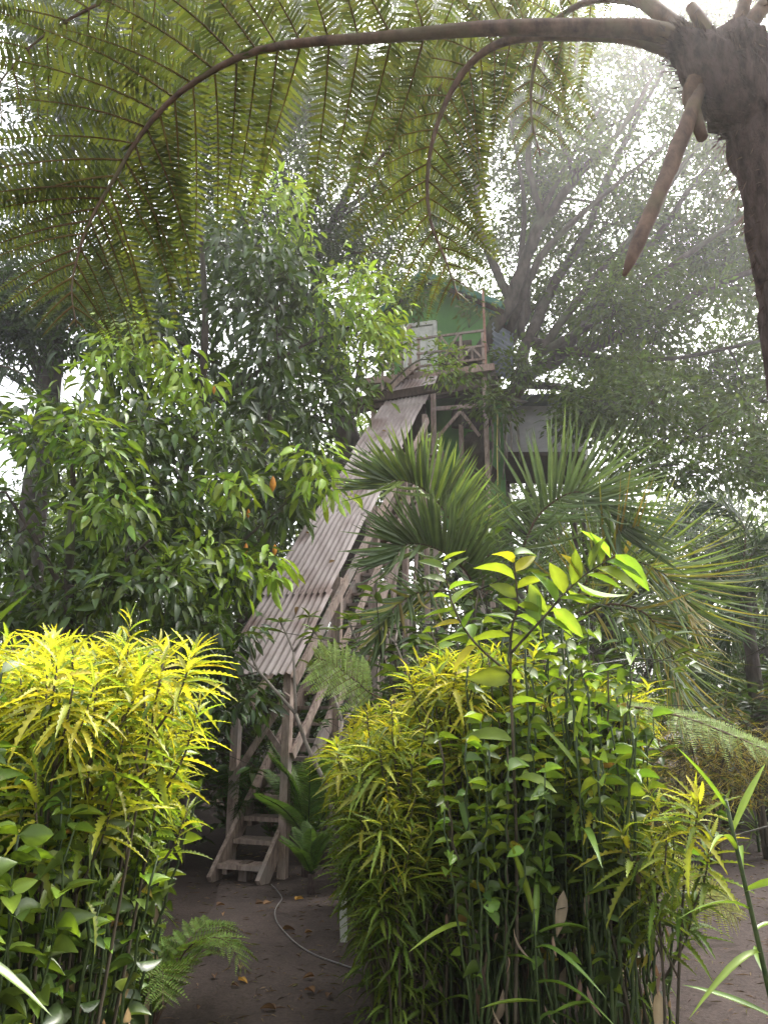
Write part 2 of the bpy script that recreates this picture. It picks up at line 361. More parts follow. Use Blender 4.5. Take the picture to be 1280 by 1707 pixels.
for i in range(4):
    for sgn in (-1, 1):
        p0, t0 = tops[(i, sgn)]; p1, t1 = tops[(i + 1, sgn)]
        b = MB(); a = t0 - V(0, 0, .12) + scr * .06; e = t1 - V(0, 0, .12) + scr * .06; b.beam(a, e, .045, .11, (0, 0, 1), wcol()); b.build('rafter', M['wood'], st)
        z0 = slope * max(0, np.dot(p0 - S0, sdir)) + .95; z1 = slope * np.dot(p1 - S0, sdir) + .95
        a = V(p0[0], p0[1], z0) + scr * sgn * .065; e = V(p1[0], p1[1], z1) + scr * sgn * .065
        b = MB(); b.beam(a, e, .04, .09, (0, 0, 1), wcol()); b.build('handrail', M['wood'], st)
        if i:
            b = MB(); b.beam(p0 + V(0, 0, slope * np.dot(p0 - S0, sdir) * .25 + .3) - scr * sgn * .065, t1 - V(0, 0, 1.4) - scr * sgn * .065, .04, .08, (0, 0, 1), wcol() * .8); b.build('brace', M['wood'], st)
# corrugated sheets
def corr(p0, p1, lift, hw, seed, flare=0.0):
    r = np.random.default_rng(seed); nc = 11; m = nc * 8 + 1; u = np.linspace(-1, 1, m); rows = 7; v = []
    for i in range(rows):
        t = i / (rows - 1); c = p0 + (p1 - p0) * t
        wob = r.normal(0, .006, 1)
        for k, x in enumerate(u):
            z = .017 * math.cos(x * nc * math.pi) + lift + .012 * math.sin(x * 3 + seed) * (1 - t) + wob[0]
            e = (r.normal(0, .004) if i in (0, rows - 1) else 0)
            v.append(c + cross * (x * hw + .004 * math.sin(t * 9 + seed)) + rnorm * z + rdir * e)
    q = []
    for i in range(rows - 1):
        for k in range(m - 1): a = i * m + k; q.append((a, a + 1, a + m + 1, a + m))
    n = len(v); v2 = [p - rnorm * .003 for p in v]
    b = MB(); b.add(v, quads=q); b.add(v2, quads=[tuple(reversed(x)) for x in q]); return b
ROOFL = L = np.linalg.norm(run); cuts = [0, .165, .375, .62, .86, 1.03]
for i in range(5):
    s0, s1 = cuts[i] * L - (.12 if i else 0), cuts[i + 1] * L
    corr(RB + rdir * s0 + cross * (.012 * (-1) ** i), RB + rdir * s1 + cross * (.012 * (-1) ** i), .03 + (.009 if i % 2 else 0.0), HW + .004 * i, 3 + i).build('roof_sheet', M['iron'], st, True)

# ================================================================== TREEHOUSE
yaw = R(15); ux = V(math.cos(yaw), -math.sin(yaw), 0); uy = V(math.sin(yaw), math.cos(yaw), 0); uz = V(0, 0, 1)
O = at(712, 617, 15.4)                     # deck front edge at the head of the stairs
def H(x, y, z): return O + ux * x + uy * y + uz * z
th = thing('treehouse', 'small green gabled treehouse on a timber deck at the top of the stairs', 'treehouse', V(O[0], O[1], 0))
def hb(b, x, y, z, sx, sy, sz, col=(1, 1, 1)): b.box(H(x, y, z), (sx, sy, sz), ux, uy, uz, col)
WL, WR, FY, BY = -1.16, 1.30, 1.15, 3.6     # facade x range, front and back
cx = -.20; eave, apex = 2.05, 2.95
def gable(y0, y1, zbot=-.1):
    prof = [(WL, zbot), (WR, zbot), (WR, eave - .1), (cx, apex - .12), (WL, eave - .02)]
    v = [H(x, y0, z) for x, z in prof] + [H(x, y1, z) for x, z in prof]
    b = MB(); q = [(i, (i + 1) % 5, 5 + (i + 1) % 5, 5 + i) for i in range(5)]
    b.add(v, quads=q, tris=[(0, 2, 1), (0, 3, 2), (0, 4, 3), (5, 6, 7), (5, 7, 8), (5, 8, 9)]); return b
gable(FY, FY + .08).build('wall', M['green'], th)
b = MB(); b.box(H(WR - .04, (FY + BY) / 2 + .04, 1.0), (.08, BY - FY - .1, 2.1), ux, uy, uz); b.build('wall', M['green'], th)
b = MB(); b.box(H(WL + .04, (FY + BY) / 2 + .04, 1.0), (.08, BY - FY - .1, 2.1), ux, uy, uz); b.build('wall', M['green'], th)
gable(BY, BY + .08).build('wall', M['green'], th)
# roof: two slopes with overhang, fascia boards
for sgn in (-1, 1):
    xe = (WL - .45) if sgn < 0 else (WR + .40)
    ze = eave - .28
    a0, a1 = H(cx, FY - .55, apex), H(xe, FY - .55, ze); dv = nrm(a1 - a0); nn = nrm(np.cross(dv, uy)); nn = nn if nn[2] > 0 else -nn
    mid = (H(cx, (FY + BY) / 2 - .2, apex) + H(xe, (FY + BY) / 2 - .2, ze)) / 2
    rp = MB(); rp.box(mid + nn * .03, (np.linalg.norm(a1 - a0), BY - FY + .75, .035), dv, uy, nn); rp.build('roof', M['roofm'], th)
    fb = MB(); fb.beam(H(cx, FY - .59, apex - .05), H(xe, FY - .59, ze - .05), .03, .13, nn); fb.build('fascia', M['roofm'], th)
    for yy in (FY - .3, FY + .5, FY + 1.4):
        rb = MB(); rb.beam(H(cx, yy, apex - .07) , H(xe, yy, ze - .07), .06, .10, nn); rb.build('rafter', M['dwood'], th)
# door
DX = -.42
b = MB(); hb(b, DX, FY - .02, .88, .70, .05, 1.72); door = b.build('door', M['white'], th)
b = MB(); hb(b, DX, FY - .05, 1.42, .46, .02, .10); b.build('panel', M['grey_panel'], door)
b = MB(); hb(b, DX - .12, FY - .05, .7, .17, .02, .95); b.build('panel', M['white'], door)
b = MB(); hb(b, DX + .12, FY - .05, .7, .17, .02, .95); b.build('panel', M['white'], door)
b = MB(); b.tube([H(DX + .29, FY - .05, .85), H(DX + .29, FY - .11, .85)], [.025, .03], 8); b.build('handle', M['iron'], door)
b = MB(); hb(b, DX - .41, FY - .03, .92, .10, .07, 1.90); hb(b, DX + .41, FY - .03, .92, .10, .07, 1.90); hb(b, DX, FY - .03, 1.82, .715, .07, .10); b.build('door_frame', M['white'], th)
b = MB(); hb(b, .62, FY - .02, .72, .52, .05, 1.0); b.build('shutter', M['dwood'], th)
# deck
for i in range(9):
    b = MB(); hb(b, -.05, .07 + i * .13, -.03, 3.1, .12, .04, wcol()); b.build('deck_board', M['wood'], th)
b = MB(); hb(b, -.05, -.02, -.12, 3.15, .04, .15, V(1, .92, .9)); b.build('rim_beam', M['wood'], th)
b = MB(); hb(b, -.05, .55, -.17, 3.1, .09, .16); hb(b, -.05, 1.05, -.17, 3.1, .09, .16); b.build('joist', M['dwood'], th)
bm0, bm1 = at(588, 671, 14.55), at(745, 644, 13.95)
b = MB(); b.beam(bm0, bm1, .10, .17, uz); b.build('support_beam', M['dwood'], th)
b = MB(); b.beam(at(560, 690, 16.0), at(800, 640, 15.2), .12, .18, uz); b.build('support_beam', M['dwood'], th)
# lower storey: dark boarding on the left, green wall on the right, posts to the ground
b = MB(); hb(b, -.90, 1.2, -1.0, 1.2, .08, 1.7, V(.8, .8, .8)); b.build('lower_boarding', M['dwood'], th)
b = MB(); hb(b, .75, 1.6, -1.75, 1.5, .08, 3.2); b.build('lower_wall', M['green'], th)
for x, y in ((-1.3, .1), (.14, -.08), (1.25, .3), (-1.2, 2.9), (1.2, 2.9), (.55, 1.2)):
    p = H(x, y, -.21); b = MB(); b.beam(V(p[0], p[1], -.2), p, .10, .10, uy, wcol()); b.build('support_post', M['wood'], th)
b = MB(); b.beam(H(.14, .04, -.95), H(1.2, .36, -.85), .05, .09, uz, wcol()); b.build('brace', M['wood'], th)
b = MB(); b.beam(H(.2, .10, -1.6), H(.7, .2, -1.0), .05, .07, uz, wcol()); b.build('brace', M['wood'], th)
b = MB(); b.beam(H(1.1, .28, -1.6), H(.72, .28, -1.0), .05, .07, uz, wcol()); b.build('brace', M['wood'], th)
# railing: posts, rails, crossed infill
RX = [-.20, .30, .78, 1.28]
for x in RX:
    b = MB(); hb(b, x, .02, .40, .06, .06, .80, wcol()); b.build('railing_post', M['wood'], th)
for z, hh in ((.80, .05), (.42, .045), (.10, .045)):
    b = MB(); hb(b, .54, -.03, z, 1.56, .04, hh, wcol()); b.build('rail', M['wood'], th)
for x0, x1, za, zb in ((.33, .75, .12, .78), (.33, .75, .78, .12), (.80, 1.02, .12, .40), (1.25, 1.04, .12, .40)):
    b = MB(); b.beam(H(x0, -.06 - .02 * (za > zb), za), H(x1, -.06 - .02 * (za > zb), zb), .03, .045, uz, wcol()); b.build('railing_brace', M['wood'], th)
for x in (1.03,):
    b = MB(); hb(b, x, .02, .27, .04, .04, .30, wcol()); b.build('baluster', M['wood'], th)
b = MB(); hb(b, 1.28, .55, .80, .045, 1.0, .05, wcol()); b.build('rail', M['wood'], th)
b = MB(); hb(b, 1.33, .02, .9, .05, .05, 2.0, V(1.1, .8, .7)); b.build('roof_post', M['wood'], th)
# corrugated side screen
b = MB(); v = []; m = 50
for i in range(2):
    for k in range(m): v.append(H(1.42, .9 + .7 * i, .15 + 1.35 * k / (m - 1)) + ux * (.02 * math.cos(k / (m - 1) * 11 * 2 * math.pi) + .42 * i))
b.add(v, quads=[(k, k + 1, m + k + 1, m + k) for k in range(m - 1)]); b.add([p + ux * .004 for p in v], quads=[(m + k, m + k + 1, k + 1, k) for k in range(m - 1)]); b.build('side_screen', M['bluei'], th, True)
# top steps between the roofed flight and the deck
ts = thing('landing_steps', 'short flight of plank steps with stick rails, between the iron roof and the treehouse deck', 'steps', H(-.55, -.45, -.85))
a0, a1 = H(-.80, -.42, -.62), H(-.28, -.10, .02)
for off in (0, .45):
    b = MB(); b.beam(a0 + ux * off * .35 + uy * -.30 * (off > 0), a1 + ux * off * .35 + uy * -.30 * (off > 0), .04, .13, uz, wcol()); b.build('stringer', M['wood'], ts)
for k in range(5):
    c = a0 + (a1 - a0) * (k + .5) / 5 + ux * .08 + uy * -.15
    b = MB(); b.box(c + uz * .03, (.2, .34, .03), ux, uy, uz, wcol()); b.build('tread', M['wood'], ts)
for x, y, z0, z1 in ((-.86, -.40, -.75, .15), (-.62, -.42, -.72, .22), (-.42, -.40, -.45, .55), (-.24, -.36, -.3, .75)):
    b = MB(); b.beam(H(x, y - .32, z0), H(x, y - .32, z1), .055, .05, uy, wcol()); b.build('rail_post', M['wood'], ts)
b = MB(); b.beam(H(-.9, -.76, .05), H(-.2, -.72, .78), .035, .06, uz, wcol()); b.build('handrail', M['wood'], ts)
b = MB(); b.beam(H(-.9, -.76, -.25), H(-.2, -.72, .42), .03, .05, uz, wcol()); b.build('handrail', M['wood'], ts)
# bench on the deck
bn = thing('deck_bench', 'small dark plank bench behind the deck railing against the green wall', 'bench', H(.72, .75, 0))
b = MB(); hb(b, .72, .75, .42, .8, .3, .04); b.build('seat', M['dwood'], bn)
b = MB(); hb(b, .72, .92, .80, .8, .03, .22); b.build('backrest', M['dwood'], bn)
for x in (.36, 1.08):
    b = MB(); hb(b, x, .75, .20, .05, .26, .40); b.build('leg', M['dwood'], bn)
    b = MB(); hb(b, x, .945, .45, .04, .03, .9); b.build('back_post', M['dwood'], bn)
# pale walled hut right of the tree
h0, h1 = at(800, 757, 17.5), at(965, 757, 16.6)
ht = thing('boarded_hut', 'raised hut with pale grey boarded wall, half hidden by the big tree branches', 'hut', V((h0[0] + h1[0]) / 2, (h0[1] + h1[1]) / 2, 0))
hx = nrm(h1 - h0); hy = V(-hx[1], hx[0], 0); hl = np.linalg.norm(h1 - h0)
b = MB(); b.box((h0 + h1) / 2 + V(0, 0, .62), (hl, .08, 1.24), hx, hy, uz); b.build('wall', M['grey_panel'], ht)
b = MB(); b.box(h1 - hx * .04 + hy * 1.1 + V(0, 0, .62), (.08, 2.1, 1.24), hx, hy, uz); b.build('wall', M['grey_panel'], ht)
b = MB(); b.box(h0 + hx * .04 + hy * 1.1 + V(0, 0, .62), (.08, 2.1, 1.24), hx, hy, uz); b.build('wall', M['grey_panel'], ht)
b = MB(); b.box((h0 + h1) / 2 + hy * 1.0 + V(0, 0, -.07), (hl + .2, 2.4, .12), hx, hy, uz); b.build('floor_deck', M['dwood'], ht)
b = MB(); b.box((h0 + h1) / 2 + hy * .9 + V(0, 0, 1.32), (hl + .5, 2.9, .05), hx, hy, nrm(uz + hy * .12)); b.build('roof', M['bluei'], ht)
for t in (.1, .9):
    for yy in (.1, 2.0):
        p = h0 + (h1 - h0) * t + hy * yy; b = MB(); b.beam(V(p[0], p[1], -.2), p - V(0, 0, .13), .11, .11, hy); b.build('stilt', M['dwood'], ht)
b = MB(); rp = [at(829, 690, 14.4), at(828, 740, 14.42), at(829, 790, 14.4), at(829, 850, 14.4)]
b.tube(curve(rp, 8), .012, 5); tag(b.solo('hanging_rope', M['rope'], rp[0], True), 'thin yellow rope hanging straight down in front of the big trunk', 'rope')

# ================================================================== TREES
def tri_tube(mb, A, B, r0, r1, col):
    d = nrm(B - A); x = nrm(np.cross(d, V(.3, .2, .9))); y = np.cross(d, x); v = []
    for c, r in ((A, r0), (B, r1)):
        for k in range(3):
            a = k * 2.0944; v.append(c + r * (math.cos(a) * x + math.sin(a) * y))
    mb.add(v, quads=[(0, 1, 4, 3), (1, 2, 5, 4), (2, 0, 3, 5)], col=col)
def crown_lobe(mb, rng, c, r, from_pt, ncl, nlf, L, cr, cols, asp=.42, tm=(T2,), droop=.35, twig=.012, flat=.75):
    P = rng.normal(size=(ncl, 3)); P = nrm(P) * (rng.uniform(.15, 1, (ncl, 1)) ** .5) * r; P[:, 2] *= flat; P += c
    for p in P:
        tri_tube(mb, np.asarray(from_pt) * .35 + c * .65, p, twig, twig * .35, (.05, .04, .03))
        q = rng.normal(size=(nlf, 3)) * cr * np.array([.62, .62, .42]) + p
        out = nrm(q - p + (p - c) * .35 + 1e-6); d = out + rng.normal(0, .35, (nlf, 3)); d[:, 2] -= droop
        nn = np.tile(V(0, 0, 1), (nlf, 1)) + rng.normal(0, .45, (nlf, 3))
        Ls = L * rng.uniform(.6, 1.15, nlf); C = jcol(rng, cols, nlf)
        k = rng.integers(0, len(tm))
        mb.leaves(tm[k], q, d, nn, Ls, Ls * asp, C)
def make_tree(name, label, cat, base, trunk, limbs, lobes, seed, L, ncl, nlf, cr, cols, bark='bark', leafm='far_leaf', asp=.42, tm=(T2,), droop=.35, group=None, brad=.03, flat=.75, crown_split=1):
    rng = np.random.default_rng(seed)
    root = thing(name, label, cat, base, group)
    sk = []; skr = []
    def addt(nm, pts, rad, sides):
        n = max(6, 4 * len(pts)); c = curve(pts, n); rr = np.interp(np.linspace(0, 1, n), np.linspace(0, 1, len(rad)), rad)
        c = c + rng.normal(0, 1, c.shape) * (rr[:, None] * .12)
        b = MB(); b.tube(c, rr, sides, jit=.06, rng=rng); b.build(nm, M[bark], root, True); sk.append(c); skr.append(rr)
    addt('trunk', trunk[0], trunk[1], 12)
    for pts, rad in limbs: addt('limb', pts, rad, 8)
    S = np.concatenate(sk); SR = np.concatenate(skr)
    crowns = [MB() for _ in range(crown_split)]
    for i, lb in enumerate(lobes):
        c, r = lb[0], lb[1]; cl = lb[2] if len(lb) > 2 and lb[2] is not None else cols
        d = np.linalg.norm(S - c, axis=1) + np.where(S[:, 2] > c[2] + .3, 2.0, 0) + rng.uniform(0, .4, len(S))
        j = int(np.argmin(d)); s = S[j]; dist = np.linalg.norm(c - s)
        if dist > r * .3:
            mid = (s + c) / 2 + V(rng.normal(0, .06), rng.normal(0, .06), .10) * dist
            b = MB(); r0 = min(SR[j] * .7, brad * (.5 + dist * .35)); bp = curve([s, mid, c], 7)
            b.tube(bp, np.linspace(r0, r0 * .3, 7), 5); b.build('branch', M[bark], root, True)
            S = np.concatenate([S, bp[3:]]); SR = np.concatenate([SR, np.linspace(r0 * .6, r0 * .3, 4)])
        crown_lobe(crowns[i % crown_split], rng, c, r, s, max(2, int(ncl * rng.uniform(.7, 1.3))), nlf, L, cr, cl, asp, tm, droop, max(.004, brad * .25), flat)
    for cb in crowns: cb.build('crown', M[leafm], root)
    return root
def lobes_in(rng, x0, x1, y0, y1, Y0, Y1, n, rpx0, rpx1, skip=None, cols=None):
    o = []; k = 0
    while len(o) < n and k < n * 30:
        k += 1; x, y, Yd = rng.uniform(x0, x1), rng.uniform(y0, y1), rng.uniform(Y0, Y1)
        if skip and skip(x, y, Yd): continue
        o.append((at(x, y, Yd), rng.uniform(rpx0, rpx1) * pxm(x, y, Yd), cols))
    return o
def P(*a): return [at(*p) for p in a]
# ---- the big spreading tree that carries the house
rg = np.random.default_rng(21)
fb_ = at(800, 770, 17.2); fbase = V(fb_[0], fb_[1], 0)
limbs = [
 (P((765, 715, 16.6), (790, 610, 16.2), (850, 500, 16), (882, 420, 15.8), (905, 370, 15.6), (965, 290, 15.2), (1035, 215, 15), (1085, 130, 14.8)), (.24, .20, .18, .16, .14, .11, .08, .05)),
 (P((795, 690, 17), (838, 585, 16.8), (872, 530, 16.8), (876, 470, 16.8), (884, 395, 16.8), (930, 300, 16.6), (1000, 180, 16.4)), (.26, .20, .16, .13, .11, .08, .04)),
 (P((800, 655, 17), (845, 668, 16.6), (868, 630, 16.4), (880, 570, 16.6), (960, 585, 16.4), (1060, 545, 16), (1180, 480, 15.6), (1290, 440, 15.2)), (.30, .26, .22, .16, .14, .12, .09, .06)),
 (P((868, 630, 16.4), (935, 590, 16.8), (1000, 500, 16.8), (1040, 420, 16.6), (1090, 330, 16.4), (1150, 260, 16)), (.2, .16, .14, .12, .09, .05)),
 (P((880, 570, 16.6), (920, 480, 17.2), (975, 390, 17.2), (1010, 300, 17), (1060, 200, 17), (1120, 90, 16.8)), (.18, .15, .13, .11, .08, .05)),
 (P((940, 588, 16.4), (1080, 600, 15.8), (1190, 585, 15.4), (1300, 560, 15)), (.07, .06, .05, .03)),
 (P((890, 600, 16.4), (985, 470, 16), (1080, 360, 15.6), (1190, 200, 15.2)), (.13, .10, .07, .03)),
 (P((900, 590, 16.3), (1040, 505, 15.6), (1150, 420, 15.2), (1290, 330, 14.8)), (.13, .10, .08, .04)),
 (P((845, 560, 16.5), (900, 430, 15.8), (1000, 330, 15.5), (1110, 240, 15.2)), (.12, .10, .07, .03)),
 (P((868, 560, 16.5), (868, 440, 16.3), (872, 330, 16.2), (850, 200, 16)), (.11, .09, .06, .03)),
 (P((905, 372, 15.6), (880, 260, 15.4), (905, 150, 15.2), (900, 40, 15)), (.10, .08, .06, .03)),
 (P((850, 500, 16), (800, 380, 16.6), (790, 250, 16.8), (760, 120, 16.8), (740, 20, 16.6)), (.14, .11, .09, .07, .04)),
 (P((870, 640, 16.4), (960, 650, 15.8), (1050, 690, 15.2), (1130, 740, 14.8)), (.12, .09, .06, .03)),
 (P((960, 300, 15.2), (930, 200, 15.4), (960, 90, 15.4), (950, 0, 15.2)), (.08, .07, .05, .03)),
 (P((1000, 500, 16.8), (1090, 400, 16.6), (1160, 300, 16.4), (1230, 220, 16)), (.11, .09, .07, .04)),
]
hse = lambda x, y, Y: (600 < x < 815 and 440 < y < 700 and Y < 20.5) or (y > 660 and x < 960) or (700 < x < 900 and 560 < y < 760)
lob = lobes_in(rg, 690, 1330, -70, 420, 16.8, 22, 150, 48, 85, hse, MID + DARK) + lobes_in(rg, 820, 1330, 380, 700, 16.6, 21, 84, 45, 80, hse, MID) + lobes_in(rg, 900, 1330, 100, 700, 14, 15.5, 16, 35, 60, hse, MID) \
    + lobes_in(rg, 960, 1340, 600, 800, 13, 17, 22, 45, 75, hse, MID) + lobes_in(rg, 560, 830, 380, 560, 20.6, 23, 14, 50, 80, None, MID) \
    + lobes_in(rg, 800, 1000, 600, 700, 14, 15.5, 4, 30, 45, None, MID)
fig = make_tree('spreading_tree', 'huge tree with fanned dark limbs right of the treehouse, holding it up', 'tree', fbase,
  (P((840, 1130, 17.4), (815, 900, 17.3), (800, 760, 17.1), (800, 690, 17.0), (800, 655, 17.0)), (.75, .62, .55, .48, .34)), [(p_, tuple(.9 * q for q in r_)) for p_, r_ in limbs], lob, 31, .19, 15, 34, .36, MID, crown_split=2, brad=.035, asp=.42)
for x0, y0, x1, y1 in ((828, 690, 832, 770), (838, 695, 845, 775), (848, 690, 852, 760), (820, 700, 818, 790), (858, 690, 866, 770), (842, 700, 838, 800)):
    b = MB(); b.tube(curve(P((x0, y0, 16.35), ((x0 + x1) / 2 + 2, (y0 + y1) / 2, 16.3), (x1, y1, 16.3)), 6), [.03, .03, .028, .025, .02, .015], 5); b.build('aerial_root', M['paleb'], fig, True)
# ---- tree behind the house to the left
rg = np.random.default_rng(22)
b2 = at(590, 760, 18.5)
sk2 = lambda x, y, Y: (x > 610 and y > 430 and Y < 20.5)
lob = lobes_in(rg, 300, 800, -90, 330, 14.5, 18, 55, 50, 85, sk2, DARK + MID) + lobes_in(rg, 420, 860, 120, 450, 20.6, 24, 55, 50, 85, None, MID + DARK) + lobes_in(rg, 300, 760, -70, 420, 17, 22, 80, 50, 85, sk2, MID) + lobes_in(rg, 330, 650, 350, 720, 17, 21, 40, 45, 80, sk2, DARK)
make_tree('canopy_tree', 'tall forked tree behind the treehouse on its left, dark limbs below the fern fronds', 'tree', V(b2[0], b2[1], 0),
  (P((600, 1130, 18.8), (590, 900, 18.6), (580, 760, 18.5), (565, 640, 18.4), (545, 560, 18.3)), (.5, .42, .36, .30, .26)),
  [(P((545, 560, 18.3), (508, 498, 18), (472, 450, 17.8), (420, 400, 17.6), (380, 300, 17.4)), (.22, .2, .17, .12, .06)),
   (P((545, 560, 18.3), (530, 500, 18.2), (522, 425, 18), (492, 372, 17.8), (470, 280, 17.6), (440, 150, 17.4)), (.2, .18, .16, .14, .10, .05)),
   (P((522, 425, 18), (560, 360, 18), (600, 270, 18), (620, 150, 18), (600, 30, 18)), (.14, .12, .10, .08, .04)),
   (P((560, 360, 18), (660, 280, 18.4), (720, 160, 18.4)), (.08, .07, .04))], lob, 32, .16, 16, 28, .42, MID, brad=.035, crown_split=2)
# ---- dark tree far left
rg = np.random.default_rng(23)
b3 = at(60, 1000, 15.5)
gap = lambda x, y, Y: (x < 60 and 90 < y < 250) or (y > 570 and x > 30) or (300 < x and y > 500)
lob = lobes_in(rg, -90, 330, -60, 560, 13.5, 17, 82, 50, 85, gap, DARK) + lobes_in(rg, 40, 420, -90, 300, 12, 15, 46, 50, 85, gap, DARK) + lobes_in(rg, -30, 330, 420, 590, 11.5, 13.5, 20, 50, 80, gap, DARK)
make_tree('shade_tree', 'dark leafed tree at the left edge, behind the hanging fern frond', 'tree', V(b3[0], b3[1], 0),
  (P((40, 1120, 15.6), (50, 900, 15.5), (75, 700, 15.4), (95, 540, 15.3), (110, 400, 15.2)), (.34, .3, .26, .2, .12)),
  [(P((95, 540, 15.3), (180, 420, 15), (260, 320, 14.8), (300, 180, 14.6)), (.14, .11, .08, .04)), (P((75, 640, 15.4), (20, 520, 15.2), (-40, 400, 15)), (.14, .1, .05)),
   (P((110, 400, 15.2), (120, 250, 15), (100, 80, 14.8)), (.1, .08, .04))], lob, 33, .17, 15, 26, .42, DARK, brad=.035)
# ---- the glossy drooping-leaf tree left of the stairs
rg = np.random.default_rng(24)
b4 = gnd(285, 1440); b4 = at(285, 1420, 8.7); 
TML = (T_EL, T_EL2)
lob = lobes_in(rg, 150, 560, 400, 720, 7.9, 9.6, 46, 45, 75, lambda x, y, Y: x > 420 and y > 690 or (x > 470 and y < 450), DARK) \
    + lobes_in(rg, 150, 500, 700, 1060, 7.4, 8.9, 40, 45, 70, lambda x, y, Y: x > 640 - (y - 640) * .5 - 60, DARK + MID)
lob += [(at(x, y, Y), 34 * pxm(x, y, Y), NEWL) for x, y, Y in ((225, 545, 7.7), (215, 590, 7.7), (190, 605, 7.6), (255, 565, 7.6), (310, 620, 7.7), (270, 632, 7.6), (180, 640, 7.6), (325, 655, 7.7), (390, 815, 7.5), (345, 920, 7.2), (320, 915, 7.2), (375, 965, 7.2), (520, 770, 8.2), (540, 800, 8.2), (445, 940, 7.4))]
glossy = make_tree('fruit_tree', 'glossy dark tree with drooping leaves and orange pods, left of the corrugated roof', 'tree', V(b4[0], b4[1], 0),
  (P((282, 1400, 8.75), (285, 1050, 8.75), (292, 880, 8.7), (312, 770, 8.65), (332, 680, 8.6), (342, 560, 8.6), (338, 430, 8.6), (330, 350, 8.6)), (.085, .075, .065, .06, .055, .045, .035, .02)),
  [(P((332, 690, 8.6), (400, 640, 8.5), (480, 590, 8.5), (540, 560, 8.5)), (.035, .03, .022, .012)), (P((300, 840, 8.7), (230, 760, 8.5), (180, 700, 8.3), (120, 660, 8.2)), (.04, .03, .022, .012)),
   (P((288, 1000, 8.75), (370, 930, 8.2), (430, 880, 8.0)), (.035, .025, .012)), (P((342, 600, 8.6), (280, 560, 8.4), (220, 560, 8.2)), (.03, .02, .012))],
  lob, 34, .215, 7, 8, .2, DARK, leafm='leaf', asp=.34, tm=TML, droop=.75, brad=.016)
for x, y, s in ((455, 807, 1.0), (357, 650, .6), (410, 915, .7), (458, 917, .7), (414, 856, .6)):
    c = at(x, y, 7.9); k = curve([c + V(0, 0, .09 * s), c, c - V(0, 0, .09 * s)], 7); b = MB(); b.tube(k, np.array([.006, .022, .032, .036, .034, .022, .006]) * s, 8); b.build('fruit', M['fruit'], glossy, True)
# ---- tree with bright new leaves between frond and treehouse
rg = np.random.default_rng(25)
b5 = at(470, 1100, 10.8)
BR = LIGHT
lob = [(at(x, y, Y), 38 * pxm(x, y, Y), c) for x, y, Y, c in (
  (470, 300, 10.2, NEWL), (440, 330, 10, NEWL), (480, 345, 10.1, NEWL), (425, 365, 10, MID), (490, 385, 10.2, NEWL), (455, 410, 10.1, MID), (400, 420, 10, MID), (380, 380, 10, DARK), (420, 450, 10, DARK), (480, 430, 10.3, MID),
  (590, 450, 10, NEWL), (570, 480, 10, NEWL), (610, 480, 10, NEWL), (545, 510, 10, NEWL), (590, 520, 9.9, NEWL), (630, 530, 10, NEWL), (560, 550, 10, NEWL), (610, 560, 9.9, NEWL), (650, 565, 10, NEWL), (520, 560, 10.1, MID), (540, 600, 10, MID), (580, 600, 10, NEWL), (610, 610, 10, MID), (500, 600, 10.2, MID), (470, 570, 10.3, DARK), (440, 520, 10.3, DARK), (480, 520, 10.3, MID), (520, 640, 10.2, DARK), (570, 640, 10.1, MID), (590, 660, 10, MID), (500, 680, 10.2, DARK), (540, 700, 10.2, DARK), (470, 650, 10.3, DARK), (520, 740, 10.2, DARK), (480, 720, 10.3, DARK), (510, 790, 10.2, MID), (470, 790, 10.3, DARK), (490, 850, 10.2, DARK), (450, 880, 10.3, DARK), (430, 760, 10.4, DARK))]
make_tree('young_leaf_tree', 'slender tree carrying bright lime green new leaves, just left of the treehouse', 'tree', V(b5[0], b5[1], 0),
  (P((455, 1130, 10.9), (450, 950, 10.8), (440, 780, 10.8), (455, 640, 10.7), (470, 520, 10.6), (465, 400, 10.5), (462, 320, 10.4)), (.07, .065, .06, .05, .04, .025, .012)),
  [(P((455, 640, 10.7), (510, 590, 10.5), (570, 550, 10.3), (630, 540, 10.2)), (.035, .028, .02, .01)), (P((470, 520, 10.6), (530, 500, 10.4), (585, 465, 10.2)), (.03, .02, .01))],
  lob, 35, .185, 8, 9, .2, MID, leafm='leaf', asp=.36, tm=TML, droop=.6, brad=.015)
# ---- olive-leaf spray tree in front of the gable
rg = np.random.default_rng(26)
lob = [(at(x, y, Y), 30 * pxm(x, y, Y), c) for x, y, Y, c in ((800, 515, 13.4, MID), (770, 480, 13.5, MID), (625, 545, 13.4, YGRN), (640, 560, 13.4, YGRN), (650, 470, 13.4, YGRN), (680, 475, 13.4, MID), (640, 480, 13.6, YGRN), (670, 490, 13.6, YGRN), (700, 485, 13.6, MID), (655, 510, 13.5, YGRN), (630, 520, 13.5, MID), (690, 505, 13.6, MID), (620, 490, 13.6, YGRN), (610, 460, 13.7, MID),
   (720, 590, 13.3, YGRN), (745, 600, 13.3, YGRN), (735, 620, 13.2, YGRN), (755, 625, 13.3, MID), (640, 600, 13.6, MID), (655, 575, 13.6, YGRN))]
b6 = at(585, 1100, 13.9)
make_tree('spray_tree', 'thin tree with small olive green leaves in front of the gable and deck', 'tree', V(b6[0], b6[1], 0),
  (P((570, 1130, 14.3), (575, 900, 14.2), (580, 740, 14.1), (600, 600, 14.0), (615, 520, 13.9), (630, 470, 13.8)), (.06, .055, .05, .04, .025, .012)),
  [(P((585, 700, 14.0), (640, 650, 13.2), (700, 600, 13.1), (755, 612, 13.1)), (.02, .018, .014, .008))], lob, 36, .15, 11, 9, .18, MID, leafm='leaf', asp=.4, tm=(T_EL,), droop=.3, brad=.012)
